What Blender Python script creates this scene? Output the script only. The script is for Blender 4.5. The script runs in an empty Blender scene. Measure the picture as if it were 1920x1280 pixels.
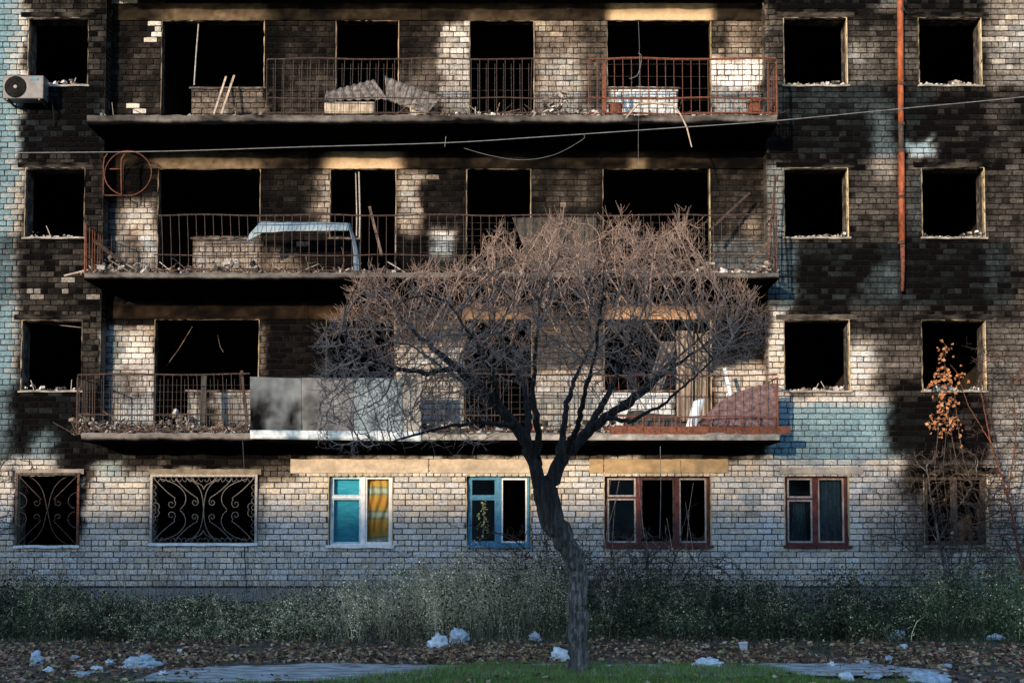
import bpy, math, random
import numpy as np
from mathutils import Vector, Matrix, kdtree, noise as mnoise

random.seed(7); rng = np.random.default_rng(7)
scene = bpy.context.scene
COL = scene.collection

# ---------------------------------------------------------------- camera
CAM_D, CAM_H, FPX, TILT = 24.0, 1.6, 2420.0, math.radians(3.2)
cam_data = bpy.data.cameras.new('camera')
cam = bpy.data.objects.new('camera', cam_data); COL.objects.link(cam)
cam.location = (0, -CAM_D, CAM_H); cam.rotation_euler = (math.radians(90) + TILT, 0, 0)
cam_data.sensor_width = 36; cam_data.lens = FPX / 1920 * 36
cam_data.shift_y = 0.1118; cam_data.clip_end = 2000; cam_data.clip_start = 0.1
scene.camera = cam
CY = 990 - FPX * math.tan(TILT); ST, CT = math.sin(TILT), math.cos(TILT)

def at(px, py, Y):
    """photo pixel (1920 wide) -> point on the vertical plane at depth Y"""
    u = (px - 960) / FPX; v = (CY - py) / FPX
    t = (Y + CAM_D) / (CT - v * ST)
    return Vector((u * t, Y, CAM_H + (ST + v * CT) * t))

def to_px(x, y, z):
    dx, dy, dz = x, y + CAM_D, z - CAM_H
    depth = dy * CT + dz * ST
    return 960 + FPX * dx / depth, CY - FPX * (dz * CT - dy * ST) / depth

# ---------------------------------------------------------------- light
SUN_DIR = Vector((0.50, 1.0, -0.20)).normalized()     # the way the light travels
elev = math.asin(-SUN_DIR.z)
azim = math.atan2(-SUN_DIR.x, -SUN_DIR.y)             # compass angle of the sun from +Y
world = bpy.data.worlds.new('World'); scene.world = world; world.use_nodes = True
wn = world.node_tree.nodes; wl = world.node_tree.links
bg = wn['Background']; sky = wn.new('ShaderNodeTexSky'); sky.sky_type = 'NISHITA'
sky.sun_disc = False; sky.sun_elevation = elev; sky.sun_rotation = azim
sky.air_density = 1.0; sky.dust_density = 0.6; sky.ozone_density = 3.2
wl.new(sky.outputs[0], bg.inputs[0]); bg.inputs[1].default_value = 0.15
sd = bpy.data.lights.new('sun', 'SUN'); sd.energy = 2.0; sd.angle = math.radians(0.9); sd.color = (1.0, 0.77, 0.53)
sun = bpy.data.objects.new('sun', sd); COL.objects.link(sun)
sun.rotation_euler = SUN_DIR.to_track_quat('-Z', 'Y').to_euler(); sun.location = (-30, -40, 20)
vs = scene.view_settings
vs.view_transform = 'Standard'; vs.look = 'None'; vs.gamma = 1; vs.exposure = 1.78; vs.use_curve_mapping = False
scene.cycles.use_denoising = True
scene.cycles.max_bounces = 5; scene.cycles.diffuse_bounces = 3; scene.cycles.transparent_max_bounces = 12

# ---------------------------------------------------------------- helpers
class MB:
    def __init__(s): s.v = []; s.f = []; s.c = []
    def add(s, vs_, fs, c=None):
        b = len(s.v); s.v.extend(vs_); s.f.extend([tuple(i + b for i in f) for f in fs])
        if c is not None: s.c.extend([c] * len(vs_))
        return b
    def box(s, x0, x1, y0, y1, z0, z1, c=None, j=0.0):
        vs_ = [(x, y, z) for x in (x0, x1) for y in (y0, y1) for z in (z0, z1)]
        if j: vs_ = [(a + random.uniform(-j, j), b + random.uniform(-j, j), c_ + random.uniform(-j, j)) for a, b, c_ in vs_]
        s.add(vs_, [(0, 1, 3, 2), (4, 6, 7, 5), (0, 4, 5, 1), (2, 3, 7, 6), (0, 2, 6, 4), (1, 5, 7, 3)], c)
    def bar(s, a, b, w, d=None, c=None):
        a = Vector(a); b = Vector(b); d = d or w
        t = (b - a).normalized(); u = t.cross(Vector((0, 1, 0)))
        if u.length < 1e-3: u = t.cross(Vector((1, 0, 0)))
        u.normalize(); n = t.cross(u)
        vs_ = []
        for p in (a, b):
            for i, k in ((-1, -1), (1, -1), (1, 1), (-1, 1)): vs_.append(tuple(p + u * (w / 2 * i) + n * (d / 2 * k)))
        s.add(vs_, [(0, 1, 2, 3), (7, 6, 5, 4), (0, 4, 5, 1), (1, 5, 6, 2), (2, 6, 7, 3), (3, 7, 4, 0)], c)
    def tube(s, pts, r, n=6, c=None, cap=True):
        pts = [Vector(p) for p in pts]; rs = r if isinstance(r, (list, tuple)) else [r] * len(pts)
        if len(pts) < 2: return
        t0 = (pts[1] - pts[0]).normalized(); u = t0.orthogonal().normalized(); b0 = None
        vs_ = []
        for i, p in enumerate(pts):
            t = (pts[min(i + 1, len(pts) - 1)] - pts[max(i - 1, 0)])
            if t.length < 1e-9: t = t0
            t.normalize(); u = (u - t * u.dot(t))
            if u.length < 1e-6: u = t.orthogonal()
            u.normalize(); w = t.cross(u)
            for k in range(n):
                a = 2 * math.pi * k / n
                vs_.append(tuple(p + (u * math.cos(a) + w * math.sin(a)) * rs[i]))
        fs = []
        for i in range(len(pts) - 1):
            for k in range(n):
                k2 = (k + 1) % n
                fs.append((i * n + k, i * n + k2, (i + 1) * n + k2, (i + 1) * n + k))
        if cap: fs.append(tuple(range(n - 1, -1, -1))); fs.append(tuple((len(pts) - 1) * n + k for k in range(n)))
        s.add(vs_, fs, c)
    def build(s, name, mat, parent=None, smooth=False, origin=None):
        me = bpy.data.meshes.new(name)
        v = s.v
        if origin is not None:
            ox, oy, oz = origin; v = [(a - ox, b - oy, c - oz) for a, b, c in v]
        me.from_pydata(v, [], s.f)
        if s.c and len(s.c) == len(s.v):
            at_ = me.attributes.new('tint', 'FLOAT_COLOR', 'POINT')
            a = np.ones((len(s.v), 4), np.float32); a[:, :3] = np.array(s.c, np.float32)[:, :3]
            at_.data.foreach_set('color', a.ravel())
        if mat: me.materials.append(mat)
        if smooth: me.polygons.foreach_set('use_smooth', [True] * len(me.polygons))
        me.update()
        o = bpy.data.objects.new(name, me); COL.objects.link(o)
        if origin is not None: o.location = origin
        if parent: o.parent = parent
        return o

def tag(o, label=None, cat=None, group=None, kind=None):
    for k, v in (('label', label), ('category', cat), ('group', group), ('kind', kind)):
        if v: o[k] = v
    return o
def empty(name, loc=(0, 0, 0)):
    o = bpy.data.objects.new(name, None); COL.objects.link(o); o.location = loc; o.empty_display_size = .2
    return o
def link_copy(src, parent=None, loc=None, rot=None, scl=None):
    o = src.copy(); COL.objects.link(o)
    if parent: o.parent = parent
    if loc is not None: o.location = loc
    if rot is not None: o.rotation_euler = rot
    if scl is not None: o.scale = scl
    return o

# numpy value noise
_tab = np.random.default_rng(3).random((256, 256))
def vn(x, y):
    x = np.asarray(x, float); y = np.asarray(y, float)
    xi = np.floor(x).astype(int); yi = np.floor(y).astype(int); fx = x - xi; fy = y - yi
    fx = fx * fx * (3 - 2 * fx); fy = fy * fy * (3 - 2 * fy)
    g = lambda a, b: _tab[a % 256, b % 256]
    return (g(xi, yi) * (1 - fx) + g(xi + 1, yi) * fx) * (1 - fy) + (g(xi, yi + 1) * (1 - fx) + g(xi + 1, yi + 1) * fx) * fy
def fbm(x, y, o=3):
    s = 0; a = .5; t = 0
    for i in range(o): s = s + a * vn(x * 2 ** i + 17 * i, y * 2 ** i + 31 * i); t += a; a *= .5
    return s / t
def ss(e0, e1, x):
    t = np.clip((x - e0) / (e1 - e0 + 1e-9), 0, 1); return t * t * (3 - 2 * t)

# ---------------------------------------------------------------- materials
def nt(name):
    m = bpy.data.materials.new(name); m.use_nodes = True
    n = m.node_tree.nodes; return m, n, m.node_tree.links, n['Principled BSDF']
def noisy(name, c1, c2, scale=8, rough=.85, bump=.3, detail=5, metal=0.0, stretch=(1, 1, 1), c3=None, spec=.3, dist=.01, lo=.35, hi=.65):
    m, n, l, p = nt(name)
    tc = n.new('ShaderNodeTexCoord'); mp = n.new('ShaderNodeMapping'); mp.inputs['Scale'].default_value = stretch
    l.new(tc.outputs['Object'], mp.inputs[0])
    nz = n.new('ShaderNodeTexNoise'); nz.inputs['Scale'].default_value = scale; nz.inputs['Detail'].default_value = detail; nz.inputs['Roughness'].default_value = .65
    l.new(mp.outputs[0], nz.inputs['Vector'])
    r = n.new('ShaderNodeValToRGB'); r.color_ramp.elements[0].position = lo; r.color_ramp.elements[1].position = hi
    r.color_ramp.elements[0].color = (*c1, 1); r.color_ramp.elements[1].color = (*c2, 1)
    if c3: e = r.color_ramp.elements.new((lo + hi) / 2); e.color = (*c3, 1)
    l.new(nz.outputs[0], r.inputs[0]); l.new(r.outputs[0], p.inputs['Base Color'])
    p.inputs['Roughness'].default_value = rough; p.inputs['Metallic'].default_value = metal
    p.inputs['Specular IOR Level'].default_value = spec
    if bump:
        b = n.new('ShaderNodeBump'); b.inputs['Strength'].default_value = bump; b.inputs['Distance'].default_value = dist
        n2 = n.new('ShaderNodeTexNoise'); n2.inputs['Scale'].default_value = scale * 4; n2.inputs['Detail'].default_value = 4
        l.new(mp.outputs[0], n2.inputs['Vector']); l.new(n2.outputs[0], b.inputs['Height']); l.new(b.outputs[0], p.inputs['Normal'])
    return m
def tinted(name, rough=.9, var=.35, scale=40, bump=.3, soot=False, spec=.2, trans=0.0):
    """base colour comes from the thing's own colour attribute, varied by noise; 'soot' attribute darkens as stain and painted shade"""
    m, n, l, p = nt(name)
    a = n.new('ShaderNodeAttribute'); a.attribute_name = 'tint'
    g = n.new('ShaderNodeNewGeometry')
    nz = n.new('ShaderNodeTexNoise'); nz.inputs['Scale'].default_value = scale; nz.inputs['Detail'].default_value = 5
    nz.inputs['Roughness'].default_value = .7
    l.new(g.outputs['Position'], nz.inputs['Vector'])
    mr = n.new('ShaderNodeMapRange'); mr.inputs['From Min'].default_value = .3; mr.inputs['From Max'].default_value = .7
    mr.inputs['To Min'].default_value = 1 - var; mr.inputs['To Max'].default_value = 1 + var
    l.new(nz.outputs[0], mr.inputs[0])
    mx = n.new('ShaderNodeVectorMath'); mx.operation = 'SCALE'
    l.new(a.outputs['Color'], mx.inputs[0]); l.new(mr.outputs[0], mx.inputs['Scale'])
    out = mx.outputs[0]
    if soot:
        s = n.new('ShaderNodeAttribute'); s.attribute_name = 'soot'
        nb = n.new('ShaderNodeTexNoise'); nb.inputs['Scale'].default_value = 9; nb.inputs['Detail'].default_value = 8; nb.inputs['Roughness'].default_value = .75
        l.new(g.outputs['Position'], nb.inputs['Vector'])
        inv = n.new('ShaderNodeMath'); inv.operation = 'SUBTRACT'; inv.inputs[0].default_value = 1.0; l.new(s.outputs['Fac'], inv.inputs[1])
        pr_ = n.new('ShaderNodeMath'); pr_.operation = 'MULTIPLY'; l.new(s.outputs['Fac'], pr_.inputs[0]); l.new(inv.outputs[0], pr_.inputs[1])
        sb = n.new('ShaderNodeMath'); sb.operation = 'MULTIPLY_ADD'; sb.inputs[1].default_value = 4.4; sb.inputs[2].default_value = -2.2
        l.new(nb.outputs[0], sb.inputs[0])
        ad = n.new('ShaderNodeMath'); ad.operation = 'MULTIPLY_ADD'; ad.use_clamp = True
        l.new(sb.outputs[0], ad.inputs[0]); l.new(pr_.outputs[0], ad.inputs[1]); l.new(s.outputs['Fac'], ad.inputs[2])
        mc = n.new('ShaderNodeMix'); mc.data_type = 'RGBA'
        l.new(ad.outputs[0], mc.inputs['Factor']); l.new(out, mc.inputs['A']); mc.inputs['B'].default_value = (.0024, .0023, .0026, 1)
        out = mc.outputs['Result']
    l.new(out, p.inputs['Base Color'])
    p.inputs['Roughness'].default_value = rough; p.inputs['Specular IOR Level'].default_value = spec
    if bump:
        b = n.new('ShaderNodeBump'); b.inputs['Strength'].default_value = bump; b.inputs['Distance'].default_value = .006
        l.new(nz.outputs[0], b.inputs['Height']); l.new(b.outputs[0], p.inputs['Normal'])
    return m

M = {}
M['brick'] = tinted('sooty_brick', spec=.015, rough=1.0, soot=True, var=.55, scale=26, bump=.6)
M['mortar'] = tinted('sooty_mortar', spec=.015, rough=1.0, soot=True, var=.3, scale=30, bump=.3)
M['plaster'] = tinted('burnt_plaster', spec=.015, rough=1.0, soot=True, var=.25, scale=18, bump=.5)
M['leaf'] = tinted('dry_leaf', var=.25, scale=60, bump=0)
M['weed'] = tinted('weed', var=.2, scale=50, bump=0)
M['twig'] = noisy('twig_bark', (.12, .085, .068), (.34, .24, .185), 30, bump=0)
M['bark'] = noisy('tree_bark', (.03, .028, .026), (.22, .20, .18), 18, bump=.9, stretch=(1, 1, .16), dist=.03, c3=(.06, .052, .047))
def bark_material():
    m = noisy('tree_bark_grey_base', (.04, .036, .032), (.36, .32, .28), 30, bump=1.0, stretch=(1, 1, .12), dist=.06, c3=(.13, .115, .10))
    n = m.node_tree.nodes; l = m.node_tree.links; p = n['Principled BSDF']
    src = p.inputs['Base Color'].links[0].from_socket
    g = n.new('ShaderNodeNewGeometry'); sx = n.new('ShaderNodeSeparateXYZ'); l.new(g.outputs['Position'], sx.inputs[0])
    mr = n.new('ShaderNodeMapRange'); mr.inputs['From Min'].default_value = 1.0; mr.inputs['From Max'].default_value = 1.9; mr.inputs['To Min'].default_value = 1; mr.inputs['To Max'].default_value = .15
    l.new(sx.outputs[2], mr.inputs[0]); v = n.new('ShaderNodeVectorMath'); v.operation = 'SCALE'; l.new(src, v.inputs[0]); l.new(mr.outputs[0], v.inputs['Scale']); l.new(v.outputs[0], p.inputs['Base Color'])
    return m
M['twig_dark'] = noisy('dark_twig_bark', (.025, .019, .016), (.10, .07, .052), 30, bump=0)
M['bark_grey'] = bark_material()
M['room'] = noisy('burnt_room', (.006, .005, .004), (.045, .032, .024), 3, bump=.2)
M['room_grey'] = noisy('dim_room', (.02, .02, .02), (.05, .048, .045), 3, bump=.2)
M['concrete'] = noisy('weathered_concrete', (.10, .095, .085), (.30, .28, .25), 6, bump=.6, c3=(.2, .185, .165))
M['concrete_burnt'] = noisy('burnt_concrete', (.012, .010, .009), (.17, .14, .12), 7, bump=.8, c3=(.05, .042, .036))
M['rust'] = noisy('rusty_iron', (.05, .018, .010), (.17, .058, .032), 22, rough=.8, bump=.4)
M['rust_dark'] = noisy('dark_rusty_iron', (.015, .011, .010), (.07, .042, .032), 22, rough=.8, bump=.4)
M['pipe'] = noisy('orange_rust_pipe', (.09, .022, .008), (.36, .095, .035), 9, rough=.75, bump=.3, stretch=(1, 1, .35))
M['sheet'] = noisy('scorched_sheet_metal', (.012, .017, .025), (.17, .148, .125), 2.2, rough=.55, bump=.15, stretch=(1, 1, .5), c3=(.07, .073, .076), lo=.42, hi=.58)
M['sheet_blue'] = noisy('bluish_sheet_metal', (.07, .12, .16), (.26, .33, .36), 2.5, rough=.55, bump=.15, lo=.3, hi=.7)
M['white_metal'] = noisy('pale_enamel', (.35, .42, .46), (.62, .66, .68), 6, rough=.5, bump=.1)
M['strip'] = noisy('dented_bluish_strip', (.08, .14, .19), (.50, .54, .56), 3.2, rough=.45, bump=.2, lo=.38, hi=.62)
M['curtain_grey'] = noisy('singed_curtain', (.07, .055, .042), (.30, .25, .20), 4, bump=.3, stretch=(3, 3, .4))
M['corrugated'] = noisy('weathered_asbestos_sheet', (.05, .045, .042), (.20, .18, .165), 9, bump=.5)
M['board'] = noisy('pale_board', (.22, .17, .12), (.45, .38, .30), 7, bump=.2)
M['wood'] = noisy('charred_wood', (.015, .011, .009), (.15, .105, .075), 12, bump=.5, stretch=(1, 1, .3))
M['wood_pale'] = noisy('split_pale_wood', (.16, .12, .09), (.42, .34, .27), 12, bump=.3, stretch=(1, 1, .3))
M['rug'] = noisy('scorched_brown_sheet', (.045, .035, .04), (.17, .115, .125), 9, bump=.5, stretch=(1, 1, 1.5), c3=(.10, .068, .072))
M['cable'] = noisy('grey_cable', (.09, .095, .10), (.16, .165, .17), 10, bump=0)
M['paint_white'] = noisy('old_white_paint', (.50, .50, .50), (.72, .72, .71), 10, bump=.2)
M['paint_pale_blue'] = noisy('pale_blue_paint', (.20, .32, .40), (.42, .55, .62), 10, bump=.2)
M['paint_blue'] = noisy('old_blue_paint', (.03, .12, .20), (.07, .21, .31), 10, bump=.3)
M['paint_red'] = noisy('old_dark_red_paint', (.035, .009, .009), (.11, .028, .026), 10, bump=.3)
M['paint_dark'] = noisy('scorched_frame', (.012, .012, .012), (.08, .06, .05), 12, bump=.3)
M['grey_iron'] = noisy('grey_iron', (.14, .13, .125), (.33, .31, .29), 25, rough=.6, bump=.2)
M['dark_iron'] = noisy('dark_iron', (.03, .028, .027), (.11, .10, .095), 25, rough=.6, bump=.2)
M['rubble'] = tinted('rubble', var=.4, scale=20, bump=.4)
M['bag'] = noisy('crumpled_plastic', (.24, .30, .34), (.52, .58, .62), 14, rough=.35, bump=.5, spec=.5, dist=.02)
M['bag_white'] = noisy('white_plastic', (.50, .54, .56), (.74, .77, .78), 14, rough=.35, bump=.4, spec=.5, dist=.02)
M['soil'] = noisy('dark_soil', (.022, .017, .012), (.14, .105, .075), 5.5, bump=.8, detail=8, dist=.03)
M['path'] = noisy('worn_concrete_path', (.12, .11, .095), (.50, .49, .46), 5, bump=.8, detail=9, stretch=(.8, 1.5, 1), c3=(.30, .29, .27))
M['fabric_dark'] = noisy('dirty_cloth', (.015, .014, .013), (.06, .054, .047), 5, bump=.3, stretch=(3, 3, .4))
M['curtain_blue'] = noisy('teal_cloth', (.03, .34, .50), (.08, .52, .66), 5, bump=.2, stretch=(1, 1, 5))
M['lace'] = noisy('blue_lace', (.008, .018, .032), (.035, .065, .095), 14, bump=.2)
M['white_fabric'] = noisy('grey_enamel_case', (.06, .06, .065), (.12, .12, .125), 6, bump=.1, rough=.5)
M['black'] = noisy('black_plastic', (.006, .006, .006), (.014, .014, .014), 6, bump=0, rough=.9, spec=.03)

def mat_wave_curtain():
    m, n, l, p = nt('orange_striped_curtain')
    tc = n.new('ShaderNodeTexCoord'); mp = n.new('ShaderNodeMapping'); l.new(tc.outputs['Object'], mp.inputs[0])
    w = n.new('ShaderNodeTexWave'); w.wave_type = 'BANDS'; w.bands_direction = 'Z'; w.inputs['Scale'].default_value = .62
    w.inputs['Distortion'].default_value = 3.5; w.inputs['Detail'].default_value = 1; w.inputs['Detail Scale'].default_value = .8
    l.new(mp.outputs[0], w.inputs['Vector'])
    r = n.new('ShaderNodeValToRGB'); r.color_ramp.elements[0].color = (.80, .36, .05, 1); r.color_ramp.elements[1].color = (.62, .60, .5, 1)
    e = r.color_ramp.elements.new(.62); e.color = (.72, .42, .08, 1); e = r.color_ramp.elements.new(.8); e.color = (.30, .30, .14, 1)
    l.new(w.outputs[0], r.inputs[0]); l.new(r.outputs[0], p.inputs['Base Color']); p.inputs['Roughness'].default_value = .9
    return m
M['orange'] = mat_wave_curtain()
def mat_glass():
    m, n, l, p = nt('window_glass')
    n.remove(p); t = n.new('ShaderNodeBsdfTransparent'); t.inputs[0].default_value = (.82, .87, .88, 1)
    g = n.new('ShaderNodeBsdfGlossy'); g.inputs['Roughness'].default_value = .06; g.inputs['Color'].default_value = (.8, .85, .9, 1)
    f = n.new('ShaderNodeFresnel'); f.inputs[0].default_value = 1.55
    mx = n.new('ShaderNodeMixShader'); l.new(f.outputs[0], mx.inputs[0]); l.new(t.outputs[0], mx.inputs[1]); l.new(g.outputs[0], mx.inputs[2])
    l.new(mx.outputs[0], n['Material Output'].inputs[0]); return m
M['glass'] = mat_glass()

# ---------------------------------------------------------------- ground
g = MB(); n_ = 60
xs = [-400, -120, -60] + list(np.linspace(-20, 20, n_)) + [60, 120, 400]
ys = [-400, -120, -60, -30] + list(np.linspace(-20, .2, n_)) + [60, 300]
for y in ys:
    for x in xs:
        z = 0.0
        if -20 < x < 20 and -20 < y < 0: z = .05 * (float(fbm(x * .9 + 50, y * .9 + 80)) - .5)
        g.v.append((x, y, z))
W_ = len(xs)
g.f = [(j * W_ + i, j * W_ + i + 1, (j + 1) * W_ + i + 1, (j + 1) * W_ + i) for j in range(len(ys) - 1) for i in range(W_ - 1)]
ground = tag(g.build('ground', M['soil'], smooth=True), kind='structure')
def ground_z(x, y): return .05 * (float(fbm(x * .9 + 50, y * .9 + 80)) - .5) if y < 0 else 0

def path_sheet(name, pts, zz=.03):
    m = MB(); a = []
    for i, (x, y0, y1) in enumerate(pts):
        K = 6
        for k in range(K + 1):
            y = y0 + (y1 - y0) * k / K; m.v.append((x, y, zz + ground_z(x, y) * .3))
    K = 7
    for i in range(len(pts) - 1):
        for k in range(6): m.f.append((i * K + k, (i + 1) * K + k, (i + 1) * K + k + 1, i * K + k + 1))
    return tag(m.build(name, M['path'], smooth=True), kind='structure')
pp = []
for x in np.arange(-3.9, 4.8, .12):
    w = .12 * math.sin(x * 2.3) + .08 * math.sin(x * 5.1) + random.uniform(-.06, .06)
    tp_ = min(1, (x + 4.0) / 1.0, (4.9 - x) / .6); w = w + (1 - max(tp_, .05)) * -.5
    pp.append((x, -10.15 * 1 + (1 - max(tp_, .05)) * .5 + w * .7 - (.5 if x < -1 else 0), -8.95 + w))
path_sheet('path', pp)

# ---------------------------------------------------------------- soot map (a stain, with some shade painted in), in photo pixels
SOOT_SHADE = [  # x0,x1,y0,y1,value,softness
 (-300, 2300, -400, 862, .86, 10),
 (-300, 40, -400, 440, .12, 12), (-300, 38, 440, 560, .50, 18), (-300, 34, 560, 735, .15, 14), (-300, 30, 735, 862, .45, 25),
 (20, 60, 720, 870, .97, 18), (-300, 15, -100, 40, .2, 10),
 (40, 190, 160, 300, .97, 12), (40, 190, 300, 460, .9, 8), (40, 190, 450, 600, .87, 12), (38, 190, 715, 850, .97, 20),
 (58, 112, 815, 885, .25, 26), (100, 165, 720, 870, .97, 22),
 (30, 48, 20, 150, .1, 10), (28, 46, 310, 440, .25, 10),
 # left recess pier
 (200, 300, 0, 290, .80, 12), (240, 300, 70, 210, .72, 10), (200, 235, 40, 140, .85, 20),
 (200, 300, 290, 372, .93, 10), (222, 300, 378, 508, .10, 20), (236, 266, 432, 500, .62, 14), (200, 222, 380, 500, .55, 14),
 (200, 300, 570, 612, .9, 6), (196, 292, 618, 800, .10, 14), (222, 262, 690, 760, .5, 22), (195, 212, 610, 800, .45, 14),
 # between wide window and next
 (494, 630, 30, 215, .78, 8), (540, 630, 130, 215, .62, 35), (494, 520, 0, 215, .93, 10),
 (358, 498, 163, 216, .50, 6), (486, 618, 318, 515, .84, 8), (592, 624, 318, 440, .20, 22), (360, 490, 445, 512, .32, 10), (486, 610, 430, 515, .82, 8), (486, 560, 470, 512, .35, 14),
 (482, 614, 570, 706, .90, 8), (482, 500, 610, 706, .50, 8), (350, 480, 712, 800, .22, 12), (375, 398, 705, 800, .8, 8),
 (745, 822, 30, 215, .72, 8), (760, 812, 120, 215, .60, 20), (822, 884, 30, 215, .30, 10), (745, 884, 20, 36, .75, 8),
 (742, 795, 320, 440, .22, 18), (795, 876, 320, 515, .84, 10), (806, 852, 432, 482, .12, 12), (742, 876, 485, 515, .72, 8), (742, 800, 440, 515, .88, 8),
 (738, 876, 640, 812, .18, 10), (738, 876, 570, 640, .60, 12),
 (1000, 1140, 30, 215, .42, 10), (1000, 1140, 115, 215, .26, 20), (1090, 1140, 40, 200, .62, 14),
 (994, 1134, 318, 515, .74, 8), (1020, 1110, 350, 400, .62, 18), (996, 1134, 600, 700, .55, 10), (996, 1134, 690, 812, .15, 10),
 (1138, 1272, 160, 216, .06, 5), (1130, 1264, 445, 515, .8, 5), (1132, 1266, 725, 812, .06, 6),
 (1333, 1440, 20, 216, .62, 8), (1370, 1405, 40, 110, .30, 16), (1415, 1440, 40, 100, .55, 10), (1333, 1432, 108, 168, .06, 6), (1333, 1440, 165, 216, .28, 8), (1432, 1440, 20, 215, .85, 6),
 (1331, 1440, 318, 450, .72, 8), (1331, 1440, 450, 515, .40, 8), (1390, 1425, 395, 445, .5, 12),
 (1333, 1440, 570, 700, .86, 8), (1340, 1440, 688, 812, .10, 10), (1375, 1440, 680, 700, .25, 8),
 # outer right
 (1440, 1474, -20, 160, .80, 8), (1440, 1474, 160, 300, .80, 10), (1440, 1474, 300, 460, .42, 12), (1440, 1500, 455, 575, .55, 22), (1440, 1476, 575, 870, .05, 6),
 (1440, 1850, -60, 28, .98, 14), (1640, 1690, -10, 22, .62, 10), (1592, 1726, 45, 160, .76, 12), (1592, 1640, 80, 160, .62, 12), (1592, 1720, 160, 235, .82, 12),
 (1440, 1640, 225, 305, 1.0, 16), (1625, 1685, 215, 335, .58, 18), (1690, 1860, 170, 312, 1.0, 22), (1592, 1728, 318, 452, .77, 12), (1640, 1680, 300, 340, .48, 12), (1700, 1730, 300, 450, .72, 10),
 (1495, 1640, 470, 598, 1.0, 26), (1620, 1700, 495, 560, .68, 20), (1690, 1860, 452, 602, .99, 24), (1592, 1730, 560, 600, .82, 10),
 (1592, 1730, 600, 640, .86, 16), (1592, 1650, 640, 742, .10, 26), (1650, 1730, 640, 742, .66, 30), (1592, 1620, 650, 742, .05, 12),
 (1440, 1670, 742, 870, .04, 12), (1670, 1760, 716, 870, 1.0, 34),
 (1850, 2300, -400, 165, .52, 10), (1850, 2300, 165, 300, .84, 14), (1850, 2300, 300, 460, .79, 12), (1850, 2300, 460, 600, .82, 12), (1850, 2300, 600, 742, .66, 12), (1850, 2300, 742, 900, .45, 14), (1880, 2300, 30, 110, .35, 14),
 (1730, 1860, 735, 900, .99, 14), (1702, 1756, 262, 291, .02, 8), (1715, 1765, 163, 196, .75, 8),
 # ground floor, with soot and slab shade painted below the lowest balcony
 (-300, 2300, 863, 1400, .06, 5), (-300, 60, 863, 900, .25, 12), (100, 178, 840, 900, .92, 14), (24, 36, 870, 1010, .85, 5), (145, 162, 870, 1000, .9, 8),
 (160, 220, 825, 862, .96, 14), (220, 300, 845, 885, .88, 14), (300, 560, 835, 884, 1.0, 12), (276, 292, 875, 1010, .6, 8), (476, 560, 870, 905, .75, 16), (478, 492, 900, 1010, .45, 8),
 (1640, 1740, 862, 1120, .30, 34), (1722, 1860, 862, 1024, .94, 14), (1692, 1740, 850, 940, .85, 18), (1706, 1738, 930, 1020, .55, 16), (1846, 1880, 850, 930, .7, 14), (1850, 2300, 862, 1130, .30, 20), (-300, 2300, 1090, 1300, .25, 20),
]
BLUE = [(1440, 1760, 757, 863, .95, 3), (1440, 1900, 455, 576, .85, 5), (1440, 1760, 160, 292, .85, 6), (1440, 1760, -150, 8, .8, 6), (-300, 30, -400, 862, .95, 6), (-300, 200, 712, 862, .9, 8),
        (40, 200, 158, 290, .9, 8), (820, 1440, 168, 216, .35, 6), (740, 1440, 452, 520, .65, 4), (200, 300, 452, 520, .2, 8), (195, 225, 0, 900, .75, 8), (1440, 1472, 300, 460, .5, 6), (200, 1300, 740, 812, .35, 6), (1700, 1735, 318, 455, .6, 6)]  # narrow full-height strip paints in the shadow cast by the bay's left corner
def paint_map(rects, px, py, base=0.0, nz=True):
    px = np.asarray(px, float); py = np.asarray(py, float)
    S = np.full(px.shape, base)
    if nz:
        qx = px + 26 * (fbm(px / 38, py / 30) - .5) + 12 * (vn(px / 9, py / 9) - .5); qy = py + 22 * (fbm(px / 35 + 90, py / 45 + 40) - .5)
    else: qx, qy = px, py
    for x0, x1, y0, y1, v, s in rects:
        m = ss(x0 - s, x0 + s, qx) * (1 - ss(x1 - s, x1 + s, qx)) * ss(y0 - s, y0 + s, qy) * (1 - ss(y1 - s, y1 + s, qy))
        S = S * (1 - m) + v * m
    return S
def soot_shade_at(px, py):
    s = paint_map(SOOT_SHADE, px, py)
    k = fbm(np.asarray(px) / 60, np.asarray(py) / 22, 4) - .5 + .7 * (fbm(np.asarray(px) / 14, np.asarray(py) / 110, 3) - .5)
    s = np.clip(s + k * .34 * (1 - np.abs(2 * s - 1) * .7), 0, 1)
    s = s + .03 * ss(.5, .7, s)
    return 1 - (1 - np.clip(s, 0, 1)) ** 1.6
def set_attrs(me, co, tint, soot):
    a = me.attributes.new('tint', 'FLOAT_COLOR', 'POINT'); c = np.ones((len(co), 4), np.float32); c[:, :3] = tint; a.data.foreach_set('color', c.ravel())
    a = me.attributes.new('soot', 'FLOAT', 'POINT'); a.data.foreach_set('value', np.asarray(soot, np.float32))

# ---------------------------------------------------------------- the building
building = empty('apartment_building', (0, 0, 0))
tag(building, 'burnt-out pale brick apartment block with soot-black upper floors, empty windows and three long balconies', 'apartment building')
CO = 0.107                                   # one brick course
ZT = [2.60, 5.49, 8.38, 11.27]               # window heads of the four storeys in view
ZSILL = [1.28, 4.16, 7.05, 9.96]
ZSLAB = [3.30, 6.19, 9.07, 11.96]            # balcony floors
RX0, RX1, RY = -7.70, 4.80, 0.30             # the recessed bay behind the balconies
XL, XR, ZTOP = -15.0, 15.0, 12.9

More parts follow.
